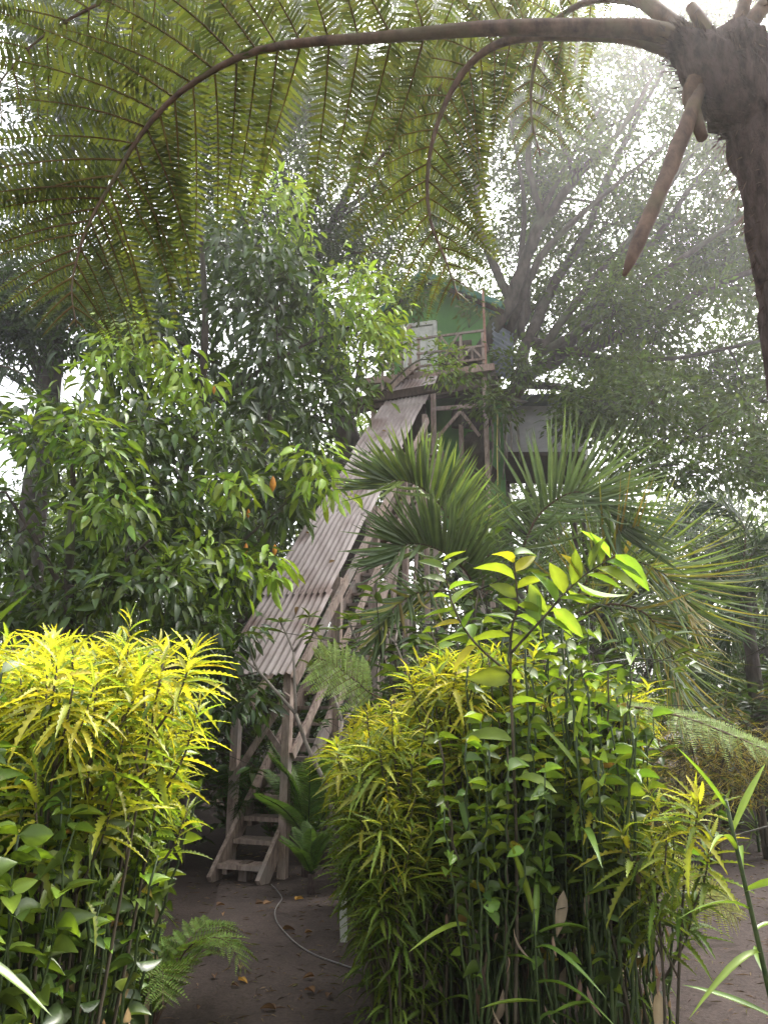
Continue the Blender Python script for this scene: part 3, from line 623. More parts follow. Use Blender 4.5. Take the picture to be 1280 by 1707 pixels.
# ---- broad leaf bush-tree low on the left
rg = np.random.default_rng(27)
lob = lobes_in(rg, -60, 300, 690, 1040, 6.0, 7.6, 48, 50, 85, lambda x, y, Y: y < 720 + (x > 120) * 60 and x < 60, DARK + MID)
lob += [(at(x, y, 6.0), 22 * pxm(x, y, 6.0), LIGHT) for x, y in ((60, 740), (160, 760), (200, 840), (150, 850), (120, 700))]
b7 = at(110, 1400, 6.4)
make_tree('broadleaf_tree', 'low broad leafed tree above the left hedge, pale sheen on its leaves', 'tree', V(b7[0], b7[1], 0),
  (P((110, 1480, 6.4), (112, 1200, 6.4), (115, 1000, 6.4), (120, 850, 6.3), (125, 740, 6.2)), (.06, .055, .045, .03, .015)),
  [(P((115, 1000, 6.4), (60, 900, 6.2), (10, 820, 6)), (.03, .022, .01)), (P((113, 1080, 6.4), (190, 960, 6.2), (250, 900, 6)), (.03, .022, .01))], lob, 37, .155, 8, 9, .19, DARK, leafm='leaf', asp=.38, tm=TML, droop=.5, brad=.014)
# ---- hanging glossy sprays over the foot of the stairs
rg = np.random.default_rng(28)
lob = lobes_in(rg, 330, 450, 1020, 1230, 6.5, 7.4, 14, 26, 40, lambda x, y, Y: (x > 415 and y < 1080) or y > 1190 or x > 440, DARK)
b8 = at(300, 1440, 7.2)
make_tree('overhanging_shrub', 'shrub with long glossy dark leaves drooping over the roof foot and front stair post', 'shrub', V(b8[0], b8[1], 0),
  (P((300, 1450, 7.3), (310, 1250, 7.2), (335, 1100, 7.1), (370, 1040, 7)), (.035, .03, .022, .01)), [(P((315, 1200, 7.2), (370, 1140, 6.9), (430, 1120, 6.8)), (.018, .013, .006))], lob, 38, .17, 6, 8, .14, DARK, leafm='leaf', asp=.32, tm=TML, droop=.7, brad=.01)

# ---- distant trees: three kinds, copied
def far_tree(seed, h, r, cols, label):
    rng = np.random.default_rng(seed)
    tp = [V(0, 0, -.2), V(.1, 0, h * .3), V(-.1, .1, h * .6), V(0, 0, h * .85)]
    limbs = []
    for k in range(5):
        a = k * 1.26 + rng.uniform(0, .6); z = h * rng.uniform(.3, .6)
        limbs.append(([V(0, 0, z), V(math.cos(a) * r * .4, math.sin(a) * r * .4, z + h * .12), V(math.cos(a) * r * .8, math.sin(a) * r * .8, z + h * .2)], (.16, .1, .04)))
    lob = []
    for k in range(46):
        u = rng.uniform(.12, 1); a = rng.uniform(0, 6.28); rr = r * math.sin(math.pi * min(1, u * .85 + .12)) * rng.uniform(.3, 1.05)
        lob.append((V(math.cos(a) * rr, math.sin(a) * rr, h * (u)), rng.uniform(.8, 1.25) * r * .28, None))
    return make_tree('forest_tree', label, 'tree', V(0, 0, 0), (tp, (.4, .32, .22, .08)), limbs, lob, seed, .24, 11, 15, .55, cols, group='trees in the green wall behind the clearing', brad=.05)
FT = [far_tree(61, 10, 3.6, DARK, 'distant dark crowned tree in the green wall behind the stairs'),
      far_tree(62, 9, 3.4, MID, 'distant mid green tree in the wall of trees behind the clearing'),
      far_tree(63, 8, 3.2, MID + DARK, 'distant mixed green rounded tree in the wall of trees at the back')]
rg = np.random.default_rng(64)
spots = [(-15, 23, 0, 1.1), (-9.5, 22, 1, 1.0), (-4.5, 24, 0, 1.25), (.5, 25, 1, 1.35), (5, 24, 0, 1.15), (9.5, 22.5, 1, .92), (13.5, 24, 2, .9), (-20, 27, 2, 1.2), (18, 27, 0, 1.1),
         (-12, 31, 1, 1.5), (-5.5, 33, 2, 1.9), (2, 34, 0, 1.9), (9, 32, 2, 1.35), (16, 33, 1, 1.3), (-8, 17.5, 2, .72), (8.5, 17, 2, .68), (11.5, 18, 1, .7), (-11.5, 18.5, 1, .68), (5.8, 19, 1, .75), (-4.5, 18.5, 2, .8), (-1.8, 19.5, 0, .85), (23, 33, 2, 1.3), (-26, 34, 0, 1.4)]
used = [False] * 3
for x, y, k, s in spots:
    if not used[k]: place(FT[k], (x, y, 0), rg.uniform(0, 6), s); used[k] = True
    else: dup(FT[k], (x, y, 0), rg.uniform(0, 6), (s * rg.uniform(.9, 1.1), s * rg.uniform(.9, 1.1), s))

# ================================================================== PLANT BUILDERS
def zig_stem(rng, base, top, n, amp):
    p = base + (top - base) * np.linspace(0, 1, n)[:, None]; z = np.zeros_like(p); a = rng.uniform(0, 6.28)
    z[:, 0] = math.cos(a); z[:, 1] = math.sin(a); s = np.where(np.arange(n) % 2, 1, -1)[:, None] * amp
    return p + z * s + rng.normal(0, amp * .6, p.shape)
def devil(seed, h=1.7, ns=7, leafy=.55, f0=.22, nrep=2, big=1.0, dry=6):
    """zigzag green-stemmed hedge plant"""
    rng = np.random.default_rng(seed); root = thing('devils_backbone', 'dark green zigzag stemmed plant with oval leaves', 'plant')
    lf = MB()
    for k in range(ns):
        a = rng.uniform(0, 6.28); r0, r1 = rng.uniform(.02, .12), rng.uniform(.06, .26)
        hh = h * rng.uniform(.72, 1.08); base = V(math.cos(a) * r0, math.sin(a) * r0, -.05); a2 = a + rng.normal(0, .9); r1 = r1 * (2.0 if rng.uniform() < .2 else 1.1)
        top = V(math.cos(a2) * r1, math.sin(a2) * r1, hh); n = int(hh / .085); c = zig_stem(rng, base, top, n, .008)
        b = MB(); b.tube(c, np.linspace(.0095, .005, n) * rng.uniform(.7, 1.15), 6); b.build('stem', M['woody'] if rng.uniform() < .18 else M['stem'], root, True)
        for i in range(int(n * f0), n):
            f = i / n
            for rep in range(nrep if f > .5 else 1 + (nrep > 2)):
                if rng.uniform() > (.36 + leafy * f): continue
                aa = rng.uniform(0, 6.28); d = V(math.cos(aa), math.sin(aa), rng.uniform(-.35, .45)); L = rng.uniform(.07, .125) * big
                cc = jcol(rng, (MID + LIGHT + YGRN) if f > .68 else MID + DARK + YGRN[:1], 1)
                if rng.uniform() < .02: cc = jcol(rng, [(.36, .32, .05), (.25, .16, .06)], 1)
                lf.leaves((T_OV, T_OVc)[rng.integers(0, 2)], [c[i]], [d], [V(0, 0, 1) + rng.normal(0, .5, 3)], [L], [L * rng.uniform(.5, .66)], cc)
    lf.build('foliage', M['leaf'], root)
    if dry:
        df = MB()
        for q in range(dry):
            aa = rng.uniform(0, 6.28); rr = rng.uniform(.02, .2); z = rng.uniform(.1, .75) * h * .7; L = rng.uniform(.08, .2)
            df.leaves(T_EL2, [V(math.cos(aa) * rr, math.sin(aa) * rr, z)], [V(rng.normal(0, .3), rng.normal(0, .3), -1)], [rng.normal(size=3)], [L], [L * rng.uniform(.12, .3)], jcol(rng, [(.30, .22, .15), (.18, .12, .08), (.38, .30, .2)], 1))
        df.build('dead_leaves', M['dry'], root)
    return root
def lacy(seed, h=1.75, ns=6, low=.35, nlow=26, lo=5, nside=4):
    """yellow serrated-leaf hedge shrub"""
    rng = np.random.default_rng(seed); root = thing('lacy_croton', 'hedge shrub with narrow toothed yellow leaves', 'shrub'); lf = MB()
    for k in range(ns):
        a = rng.uniform(0, 6.28); r0, r1 = rng.uniform(.02, .10), rng.uniform(.10, .30)
        hh = h * rng.uniform(.80, 1.05); base = V(math.cos(a) * r0, math.sin(a) * r0, -.05)
        top = V(math.cos(a + .3) * r1, math.sin(a + .3) * r1, hh); mid = (base + top) / 2 + rng.normal(0, .03, 3)
        c = curve([base, mid, top], 14); b = MB(); b.tube(c, np.linspace(.009, .004, 14), 5)
        tips = [c[6:]]
        for s in range(nside):
            i = rng.integers(lo, 12); aa = rng.uniform(0, 6.28); e = c[i] + V(math.cos(aa) * .16, math.sin(aa) * .16, rng.uniform(.25, .45)); e[2] = min(e[2], hh + .02)
            tc = curve([c[i], (c[i] + e) / 2 + V(math.cos(aa), math.sin(aa), 0) * .03, e], 7); b.tube(tc, np.linspace(.006, .0035, 7), 4); tips.append(tc)
        b.build('stem', M['woody'], root, True)
        for tc in tips:
            e = tc[-1]; ax = nrm(tc[-1] - tc[-3]); rs = rng.uniform(.65, 1.12); tl = rng.normal(0, .22, 3)
            for j in range(18):                       # crown rosette of long young leaves
                u = j / 18; p = e - ax * (.20 * u); aa = j * 2.4 + rng.uniform(-.3, .3); el = R(58 - 72 * u) + rng.normal(0, .2)
                d = V(math.cos(aa) * math.cos(el), math.sin(aa) * math.cos(el), math.sin(el)) + tl; L = rs * rng.uniform(.13, .20) * (.65 + .5 * min(1, u * 2.5))
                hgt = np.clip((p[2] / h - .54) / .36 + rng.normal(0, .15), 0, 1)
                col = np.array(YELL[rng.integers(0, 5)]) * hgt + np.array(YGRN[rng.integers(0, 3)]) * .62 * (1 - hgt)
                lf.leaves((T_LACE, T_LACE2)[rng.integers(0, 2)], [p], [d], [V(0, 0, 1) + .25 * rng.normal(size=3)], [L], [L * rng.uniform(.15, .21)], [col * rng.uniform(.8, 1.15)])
        for i in range(nlow):                           # lower, greener leaves
            f = low + (0.95 - low) * rng.uniform() ; q = c[min(13, int(f * 14))]; aa = rng.uniform(0, 6.28); d = V(math.cos(aa), math.sin(aa), rng.uniform(-.5, .35)); L = rng.uniform(.09, .16)
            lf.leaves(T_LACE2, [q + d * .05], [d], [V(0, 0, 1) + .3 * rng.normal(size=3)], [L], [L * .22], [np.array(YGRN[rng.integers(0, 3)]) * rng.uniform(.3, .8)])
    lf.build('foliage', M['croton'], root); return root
def strap_plant(seed, h, nl, L, w, cols, name, label, cat, stem_r=.011, lean=(0, 0), i0=.25):
    rng = np.random.default_rng(seed); root = thing(name, label, cat)
    c = curve([V(0, 0, -.05), V(lean[0] * .4, lean[1] * .4, h * .5), V(lean[0], lean[1], h)], 12); b = MB(); b.tube(c, np.linspace(stem_r, stem_r * .6, 12), 7); b.build('stem', M['stem'], root, True)
    for k in range(nl):
        u = k / max(1, nl - 1); i = i0 + (.97 - i0) * u; p = np.array([np.interp(i * 11, range(12), c[:, j]) for j in range(3)])
        aa = k * 2.55 + rng.uniform(-.4, .4); el = R(18 + 50 * u ** 3 + rng.uniform(-10, 10)); d = V(math.cos(aa) * math.cos(el), math.sin(aa) * math.cos(el), math.sin(el))
        lf = MB(); Lk = L * rng.uniform(.75, 1.1); lf.leaves(T_STRAP if (rng.uniform() < .75 and u < .9) else T_STRAP0, [p], [d], [V(0, 0, 1) + .2 * rng.normal(size=3)], [Lk], [w * rng.uniform(.8, 1.15)], jcol(rng, cols, 1)); lf.build('leaf', M['leaf'], root)
    return root
def place_all(protos, spots, rg, labels, group):
    used = set()
    for (x, y, k, s) in spots:
        rz = rg.uniform(0, 6.28); sc = (s * rg.uniform(.92, 1.08), s * rg.uniform(.92, 1.08), s)
        if k not in used: place(protos[k], (x, y, 0), rz, sc); o = protos[k]; used.add(k)
        else: o = dup(protos[k], (x, y, 0), rz, sc)
        lab = labels(x, y); o['label'] = lab[0]; o['group'] = lab[1]
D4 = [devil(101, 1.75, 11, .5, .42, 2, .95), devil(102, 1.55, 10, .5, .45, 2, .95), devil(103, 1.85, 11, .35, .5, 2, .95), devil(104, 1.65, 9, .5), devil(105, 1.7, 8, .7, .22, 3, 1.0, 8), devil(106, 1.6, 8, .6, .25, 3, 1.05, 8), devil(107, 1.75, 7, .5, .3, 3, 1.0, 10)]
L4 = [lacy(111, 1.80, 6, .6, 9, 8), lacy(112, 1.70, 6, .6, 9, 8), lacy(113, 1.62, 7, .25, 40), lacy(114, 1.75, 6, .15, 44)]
rg = np.random.default_rng(71)
dl = lambda x, y: ('zigzag dark green stemmed plant with oval leaves in the left hedge', 'zigzag stemmed plants in the left hedge') if x < -.6 else ('zigzag dark green stemmed plant with oval leaves in the right hedge', 'zigzag stemmed plants in the right hedge')
ll = lambda x, y: ('lacy bright yellow leafed shrub topping the left hedge', 'yellow shrubs in the left hedge') if x < -.6 else ('lacy yellow green leafed shrub in the right hedge', 'yellow shrubs in the right hedge')
sp = []
# left hedge, front face towards the camera and flank along the path
for x, y in ((-1.00, 2.45), (-1.25, 2.3), (-1.55, 2.35), (-.95, 2.85), (-1.2, 2.7), (-1.05, 3.2), (-1.35, 3.0), (-1.8, 2.6), (-1.15, 3.6), (-1.45, 3.4), (-1.3, 4.0), (-1.45, 4.5), (-1.6, 5.0), (-1.65, 5.5), (-1.8, 6.0), (-1.7, 4.2), (-2.1, 3.0), (-1.75, 3.6), (-.98, 3.05), (-1.05, 3.35), (-1.0, 2.65), (-1.15, 3.8), (-1.2, 2.15), (-1.4, 2.1), (-1.2, 4.3)):
    sp.append((x - .08 + rg.normal(0, .04), y + rg.normal(0, .04), int(rg.integers(3, 7)), .88 * rg.uniform(.88, 1.06)))
# right hedge
for x, y in ((.45, 3.75), (.62, 3.85), (.80, 3.75), (.98, 3.8), (1.15, 3.85), (1.30, 3.95), (.35, 4.0), (.55, 4.15), (.75, 4.1), (.95, 4.15), (1.15, 4.2), (1.35, 4.3), (.5, 4.5), (.85, 4.5), (1.2, 4.6), (.7, 4.9), (1.05, 5.0), (1.35, 5.0), (1.2, 5.5)):
    sp.append((x + rg.normal(0, .04), y + rg.normal(0, .04), int(rg.integers(0, 4)) if x < 1.1 else int(rg.integers(0, 6)), (1.0 if y < 4 else 1.04) * rg.uniform(.90, 1.08)))
place_all(D4, sp, rg, dl, None)
sp = []
for x, y, s in ((-1.02, 3.0, 1.0), (-1.3, 2.75, 1.0), (-1.65, 2.85, 1.0), (-1.10, 3.45, 1.02), (-1.5, 3.2, 1.03), (-1.9, 3.2, 1.02), (-1.3, 3.85, 1.04), (-1.75, 3.9, 1.06), (-1.35, 4.3, 1.0), (-2.2, 3.6, 1.05), (-1.55, 4.8, 1.0), (-1.95, 4.5, 1.05), (-1.75, 5.4, .95), (-2.2, 5.0, 1.0), (-.93, 2.7, .95)):
    sp.append((x - .10, y, int(rg.integers(0, 2)), s * rg.uniform(.96, 1.04)))
for x, y, s in ((.02, 4.15, .93), (.20, 4.0, .98), (.34, 4.3, 1.04), (.05, 4.55, 1.0), (.28, 4.7, 1.0), (.55, 4.55, 1.0), (-.05, 5.0, .95), (.22, 5.2, 1.0), (.55, 5.2, 1.0), (-.08, 5.5, .9), (.2, 5.8, .98), (.85, 5.2, .95), (-.15, 6.1, .82), (.1, 6.4, 1.0), (1.18, 4.05, .80), (-.2, 6.8, .72), (.75, 4.7, .98), (1.0, 4.75, .96), (1.3, 4.6, .92), (1.2, 5.1, .95), (.62, 4.32, .95), (.9, 4.4, .9), (.1, 3.85, .78)):
    sp.append((x, y, int(rg.integers(0, 4)) if y > 4.2 else int(rg.integers(2, 4)), s * rg.uniform(.96, 1.04)))
place_all(L4, sp, rg, ll, None)
# tall sprig standing out of the left hedge
t_ = lacy(120, 2.02, 1, .6, 6, 9, 0); place(t_, (-1.06, 2.9, 0), .4, (.5, .5, 1)); tag(t_, 'single tall yellow sprig standing above the left hedge top', 'shrub')
# foreground strap leaved plants at the left edge
for i, (x, y, h, L_, lab) in enumerate(((-1.12, 1.95, 1.72, .32, 'broad strap leafed ginger plant, tallest at the left edge of the photo'), (-1.28, 2.2, 1.5, .30, 'broad strap leafed ginger plant, the shorter one, just behind in the left hedge'))):
    o = strap_plant(130 + i, h, 11, L_, .055, MID + LIGHT[:1], 'ginger_plant', lab, 'plant'); place(o, (x, y, 0), i * 1.3)
# bamboo-like strap plants in the right hedge front
for i, (x, y, h, lab) in enumerate(((.40, 3.7, 1.05, 'pale green strap leafed shoot low in front of the right hedge, among dark stems'), (.66, 3.6, .75, 'short strap leafed shoot at the foot of the right hedge'), (.92, 3.7, 1.5, 'upright strap leafed shoot rising between zigzag stems of the right hedge'))):
    o = strap_plant(140 + i, h, 9, .30, .036, YGRN + LIGHT, 'strap_plant', lab, 'plant', .007); place(o, (x, y, 0), i * 2.1)
# corn-like plant on the right edge
co = strap_plant(152, 1.30, 12, .27, .028, LIGHT + YGRN, 'corn_plant', 'corn like plant with long arching leaves at the right edge', 'plant', .011, (-.13, 0), .45); place(co, (1.30, 2.7, 0), 0.0)
# golden broad-leaf spray of the right hedge end
yl = lacy(121, 1.28, 3, .55); place(yl, (1.22, 3.72, 0), 1.0); tag(yl, 'short bright yellow topped shrub on bare brown stems, right end of the hedge', 'shrub')

# ---- sapling with big yellow green leaves above the right hedge
rg = np.random.default_rng(81)
sb = V(.55, 3.7, 0)
sap = thing('guava_sapling', 'sapling with large glowing yellow green leaves rising above the right hedge', 'sapling', sb)
def sapbranch(pts, rad, nleaf, L0):
    c = curve(pts, 16); b = MB(); b.tube(c, np.linspace(rad, rad * .4, 16), 6); b.build('stem', M['woody'], sap, True); lf = MB()
    for k in range(nleaf):
        u = .30 + .7 * k / (nleaf - 1); p = np.array([np.interp(u * 15, range(16), c[:, j]) for j in range(3)]); T = nrm(c[min(15, int(u * 15) + 1)] - c[int(u * 15) - 1])
        aa = (k % 2) * math.pi + rg.normal(0, .6); sd_ = nrm(np.cross(T, V(0, 1, .15))); d = T * rg.uniform(.2, .9) + sd_ * math.cos(aa) + V(0, rg.normal(0, .4), rg.uniform(-.55, .15)); L = L0 * rg.uniform(.65, 1.1)
        lf.leaves((T_EL, T_EL2, T_OV)[rg.integers(0, 3)], [p], [d], [V(0, -.3, 1) + .5 * rg.normal(size=3)], [L], [L * rg.uniform(.36, .48)], jcol(rg, YGRN + LIGHT + [(.38, .34, .03)], 1))
    lf.build('foliage', M['croton'], sap)
j0 = at(850, 1090, 3.65)
sapbranch([sb + V(0, 0, -.05), sb + V(.06, 0, .9), j0, at(862, 1010, 3.6), at(855, 925, 3.55)], .010, 18, .22)
sapbranch([j0, at(905, 1030, 3.55), at(960, 970, 3.5), at(1025, 925, 3.45)], .007, 18, .22)
sapbranch([j0 - V(0, 0, .1), at(790, 1070, 3.6), at(755, 1010, 3.6), at(738, 935, 3.6)], .007, 14, .18)

# ---- shrubs (protos with stems + foliage)
def bush(name, label, cat, seed, h, r, n, L, asp, cols, tm, mat='leaf', ns=5, droop=.2, stemm='woody', group=None, hollow=.45, up=0):
    rng = np.random.default_rng(seed); root = thing(name, label, cat, (0, 0, 0), group); lf = MB()
    for k in range(ns):
        a = k * 6.28 / ns + rng.uniform(0, .8); e = V(math.cos(a) * r * .6, math.sin(a) * r * .6, h * rng.uniform(.75, .95))
        c = curve([V(0, 0, -.05) + V(math.cos(a), math.sin(a), 0) * .06, V(e[0] * .35, e[1] * .35, h * .45), e], 10); b = MB(); b.tube(c, np.linspace(.02 + .006 * h, .006, 10), 5); b.build('stem', M[stemm], root, True)
        for j in range(int(n / ns / 7) + 1):
            i = rng.integers(4, 10); off = rng.normal(size=3) * r * .38; off[2] *= .7; p = c[i] + off; p[2] = max(p[2], .12 * h)
            tri_tube(lf, c[i], p, .006, .003, (.06, .05, .035))
            for q in range(7):
                aa = q * 2.4 + rng.uniform(0, .6); d = V(math.cos(aa), math.sin(aa), rng.uniform(-.2, .7) - droop + up); Lk = L * rng.uniform(.6, 1.1)
                lf.leaves(tm[rng.integers(0, len(tm))], [p + d * .02 - V(0, 0, .015 * q)], [d], [V(0, 0, 1) + .4 * rng.normal(size=3)], [Lk], [Lk * asp], jcol(rng, cols, 1))
    lf.build('foliage', M[mat], root); return root
TO = (T_EL, T_OV)
sch = bush('glossy_shrub', 'glossy green whorled leaf shrub below the palm, left part', 'shrub', 161, 2.75, .75, 520, .16, .36, MID + DARK, TO, ns=6); p_ = at(715, 1000, 5.9); place(sch, (p_[0], p_[1], 0), 0)
p_ = at(985, 1050, 5.4); dup(sch, (p_[0], p_[1], 0), 2.0, (.85, .85, .86), 'glossy green whorled leaf shrub in front of the palm, right part beside the hedge end')
p_ = at(850, 900, 6.2); dup(sch, (p_[0], p_[1], 0), 4.0, (.62, .62, 1.10), 'taller narrow glossy shrub growing up between the two palms')
# undergrowth bushes along the back
UB = [bush('undergrowth_bush', 'dark leafy bush', 'bush', 171, 1.9, .95, 620, .17, .36, DARK, TO, ns=6, group='bushes in the shade behind the hedges'),
      bush('undergrowth_bush', 'mid green leafy bush', 'bush', 172, 1.6, .9, 560, .15, .40, MID + DARK, TO, ns=6, group='bushes in the shade behind the hedges')]
spots = [(-3.2, 7.2, 0, 1.15), (-4.3, 8.5, 1, 1.3), (-2.7, 8.3, 0, 1.2), (-5.5, 7.0, 0, 1.3), (-3.4, 10, 1, 1.4), (-1.9, 10.3, 0, 1.35), (-.6, 11.2, 1, 1.3), (.8, 10.6, 0, 1.3), (2.2, 11.0, 1, 1.25), (3.5, 10.8, 0, 1.25), (4.9, 11.2, 1, 1.3), (6.3, 11.5, 0, 1.4), (-2.75, 7.0, 1, .8), (1.4, 8.5, 0, 1.05), (.45, 8.2, 1, .9), (2.6, 9.2, 1, .95), (-.15, 8.9, 0, .72), (-.2, 7.6, 1, .5), (-6.5, 10, 0, 1.6), (-5.0, 11.5, 1, 1.6), (7.5, 9.8, 1, 1.3), (4.2, 13.5, 0, 1.8), (7.2, 14, 1, 1.8), (1.5, 13.5, 0, 1.8), (-1.5, 13.2, 1, 1.7), (-4, 13.8, 0, 1.9), (-7.5, 13.5, 1, 2.0), (9.5, 12, 0, 1.8), (-9, 11, 0, 2.0)]
rg = np.random.default_rng(82); us = set()
for x, y, k, s in spots:
    lab = ('dark' if k == 0 else 'mid green') + ' leafy bush in the shade ' + ('left of the stairs' if x < -1.3 else 'right of the stairs and behind the right hedge')
    grp = ('dark' if k == 0 else 'mid green') + ' bushes ' + ('left' if x < -1.3 else 'right') + ' of the stairs'
    if k in us: o = dup(UB[k], (x, y, 0), rg.uniform(0, 6), s)
    else: place(UB[k], (x, y, 0), rg.uniform(0, 6), s); o = UB[k]; us.add(k)
    o['label'] = lab; o['group'] = grp
# golden fine-leaved croton at right
gc = bush('golden_croton', 'golden croton bush with thread like orange yellow leaves, right of the palm', 'shrub', 175, 1.75, .6, 900, .20, .05, [(.28, .21, .04), (.20, .17, .04), (.32, .25, .06), (.12, .13, .04)], (T_LACE2, T_EL2), 'croton', 5, .25); p_ = at(1165, 1200, 8.6); place(gc, (p_[0], p_[1], 0))
p_ = at(1255, 1190, 8.9); dup(gc, (p_[0], p_[1], 0), 1.5, 1.02, 'golden croton bush with thread like leaves at the right edge')
p_ = at(1110, 1270, 8.3); dup(gc, (p_[0], p_[1], 0), 3.0, (.8, .8, .72), 'low golden croton bush below the other two, near the clearing')
# ---- frangipani: bare grey forking branches with few leaf rosettes
fr_b = at(600, 1330, 6.9); frp = thing('frangipani', 'frangipani shrub with bare grey forking branches in front of the stairs', 'shrub', V(fr_b[0], fr_b[1], 0)); lf = MB(); rg = np.random.default_rng(83)
def fork(p, d, L, r, lev):
    e = p + d * L; b = MB(); b.tube(curve([p, (p + e) / 2 + rg.normal(0, .02, 3), e], 6), np.linspace(r, r * .8, 6), 6); b.build('branch', M['paleb'], frp, True)
    if lev == 0:
        for q in range(9):
            aa = q * 2.4; dd = V(math.cos(aa), math.sin(aa), rg.uniform(-.1, .9)); Lk = rg.uniform(.08, .17); lf.leaves(T_EL, [e], [dd], [V(0, 0, 1) + .3 * rg.normal(size=3)], [Lk], [Lk * .34], jcol(rg, MID, 1))
        return
    for s in (-1, 1):
        a = rg.uniform(.35, .7) * s; dd = nrm(V(d[0] + a * rg.uniform(.6, 1.1), d[1] + rg.normal(0, .4), d[2] + .15)); fork(e, dd, L * rg.uniform(.62, .85), r * .72, lev - 1)
for px, dx in ((585, -.22), (620, .1), (660, .4)):
    p0 = V(fr_b[0] + (px - 600) * .004, fr_b[1], -.05); fork(p0, nrm(V(dx, 0, 1)), rg.uniform(.95, 1.1), .03, 3)
lf.build('foliage', M['leaf'], frp)

# ================================================================== FERNS AND PALMS
def fern_frond(root, name, pts, rad, npin, Lp, side=None, stipe=.22, pin_len=.16, pw=.16, npl=30, cols=((.10, .12, .02),), droop=.12, seed=1, mat='fern', rmat='rachis', ang=72, taper=None, one=None):
    rng = np.random.default_rng(seed); n = 40; c = curve(pts, n); b = MB()
    b.tube(c, np.interp(np.linspace(0, 1, n), np.linspace(0, 1, len(rad)), rad), 7); fo = b.build(name, M[rmat], root, True)
    lf = MB(); T = nrm(np.gradient(c, axis=0))
    for k in range(npin):
        u = stipe + (1 - stipe) * (k + .5) / npin; f = u * (n - 1); i = int(f); p = c[i] + (c[min(n - 1, i + 1)] - c[i]) * (f - i); t = T[i]
        s = side(p, t) if side else np.cross(t, V(0, 0, 1)); s = nrm(s - t * np.dot(s, t))
        w = (u - stipe) / (1 - stipe); ln = Lp * (taper(w) if taper else (math.sin(math.pi * (.22 + .78 * w)) ** .75 if w < 1 else .05)); ln = max(ln, .03)
        for sg in (-1, 1):
            if one and sg != one: continue
            l = ln * rng.uniform(.78, 1.1); a = R(ang - 26 * w + rng.normal(0, 5)); tw = rng.normal(0, .33); d0 = math.cos(a) * t + math.sin(a) * sg * s
            v = np.linspace(0, 1, npl); q = p + d0 * (l * v)[:, None] + t * (l * .10 * v ** 2)[:, None] + V(0, 0, -1) * (droop * l * v ** 2)[:, None] + np.cross(t, s) * (rng.normal(0, .06) * l * v ** 2)[:, None]
            pt = nrm(np.gradient(q, axis=0)); nn = np.cross(t, s); nn = nrm(nn * math.cos(tw) + np.cross(d0, nn) * math.sin(tw)); x = nrm(np.cross(nn, pt)); m = npl
            lf.tube(q[::5] if npl > 10 else q[::2], np.linspace(.004, .0012, len(q[::5] if npl > 10 else q[::2])) * (Lp / .45) ** .5, 3, col=(.13, .085, .03))
            pl = pin_len * l * np.clip(1.05 - v ** 2.2, .10, 1) * np.clip(.75 + v * 2, 0, 1); cc = jcol(rng, cols, m, .07)
            for s2 in (-1, 1):
                dd = x * s2 + pt * .38 - nn * .22 + rng.normal(0, .07, (m, 3)); wd = np.full(m, pw * l / npl * 4.3) * rng.uniform(.8, 1.1, m)
                lf.leaves(T_PIN, q, dd, np.tile(nn, (m, 1)) + rng.normal(0, .10, (m, 3)), pl, wd, cc)
    lf.build('leaflets', M[mat], fo); return fo
# ---- tree fern overhead
FCOL = [(.060, .074, .021), (.045, .058, .018), (.080, .090, .024)]
FLT = [(.10, .11, .02), (.09, .10, .02)]
vs = lambda p, t: np.cross(t, nrm(p - V(0, 0, CAMZ)))
crown_c = at(1180, 95, 1.62)
tfb = V(1.22, 1.72, 0)
tf = thing('tree_fern', 'tree fern with fibrous trunk at the upper right, its huge fronds arching across the top', 'tree fern', tfb)
c = curve([tfb + V(.04, 0, -.1), at(1390, 760, 1.70), at(1325, 420, 1.67), at(1262, 200, 1.64), crown_c + V(.05, 0, .06)], 36)
rng = np.random.default_rng(90); b = MB(); b.tube(c, np.interp(np.linspace(0, 1, 36), [0, .8, .93, 1], [.12, .085, .10, .07]), 22, jit=.10, rng=rng); b.build('trunk', M['fibre'], tf, True)
b = MB(); i = rng.integers(12, 36, 900); a = rng.uniform(0, 6.28, 900); rr = np.where(i > 30, .105, .09)
Pp = c[i] + np.stack([np.cos(a) * rr, np.sin(a) * rr, rng.uniform(-.05, .05, 900)], 1); Dd = np.stack([np.cos(a) * .6, np.sin(a) * .6, rng.uniform(-1.4, -.2, 900)], 1)
b.leaves(T2, Pp, Dd, rand_dir(rng, 900), rng.uniform(.015, .05, 900), np.full(900, .0025), jcol(rng, [(.08, .055, .045), (.13, .09, .07)], 900)); b.build('fibre_hair', M['dry'], tf)
kn = curve(P((1290, 230, 1.66), (1235, 165, 1.62), (1175, 105, 1.62), (1120, 62, 1.62)), 16); b = MB(); b.tube(kn, np.interp(np.linspace(0, 1, 16), [0, .3, .7, 1], [.06, .10, .075, .030]), 18, jit=.14, rng=rng)
ii = rng.integers(1, 15, 700); tt = nrm(rng.normal(size=(700, 3))); b.leaves(T2, kn[ii] + tt * np.interp(ii / 15.0, [0, .3, .7, 1], [.055, .095, .07, .03])[:, None], tt * .5 + V(-.5, 0, .3), rand_dir(rng, 700), rng.uniform(.015, .05, 700), np.full(700, .003), (.5, .4, .35)); b.build('crown_base', M['fibre'], tf, True)
# F1, the main frond
fern_frond(tf, 'frond', P((1165, 110, 1.62), (1105, 55, 1.62), (980, 46, 1.64), (800, 48, 1.68), (640, 62, 1.75), (500, 72, 1.83), (400, 95, 1.9), (300, 155, 1.96), (235, 225, 2.0), (190, 300, 2.03), (160, 350, 2.05), (135, 410, 2.06), (120, 480, 2.06), (128, 545, 2.05)),
           (.030, .026, .022, .017, .013, .010, .008, .006, .005, .0035, .002), 27, .52, vs, .26, .155, .19, 34, FCOL, .18, 91)
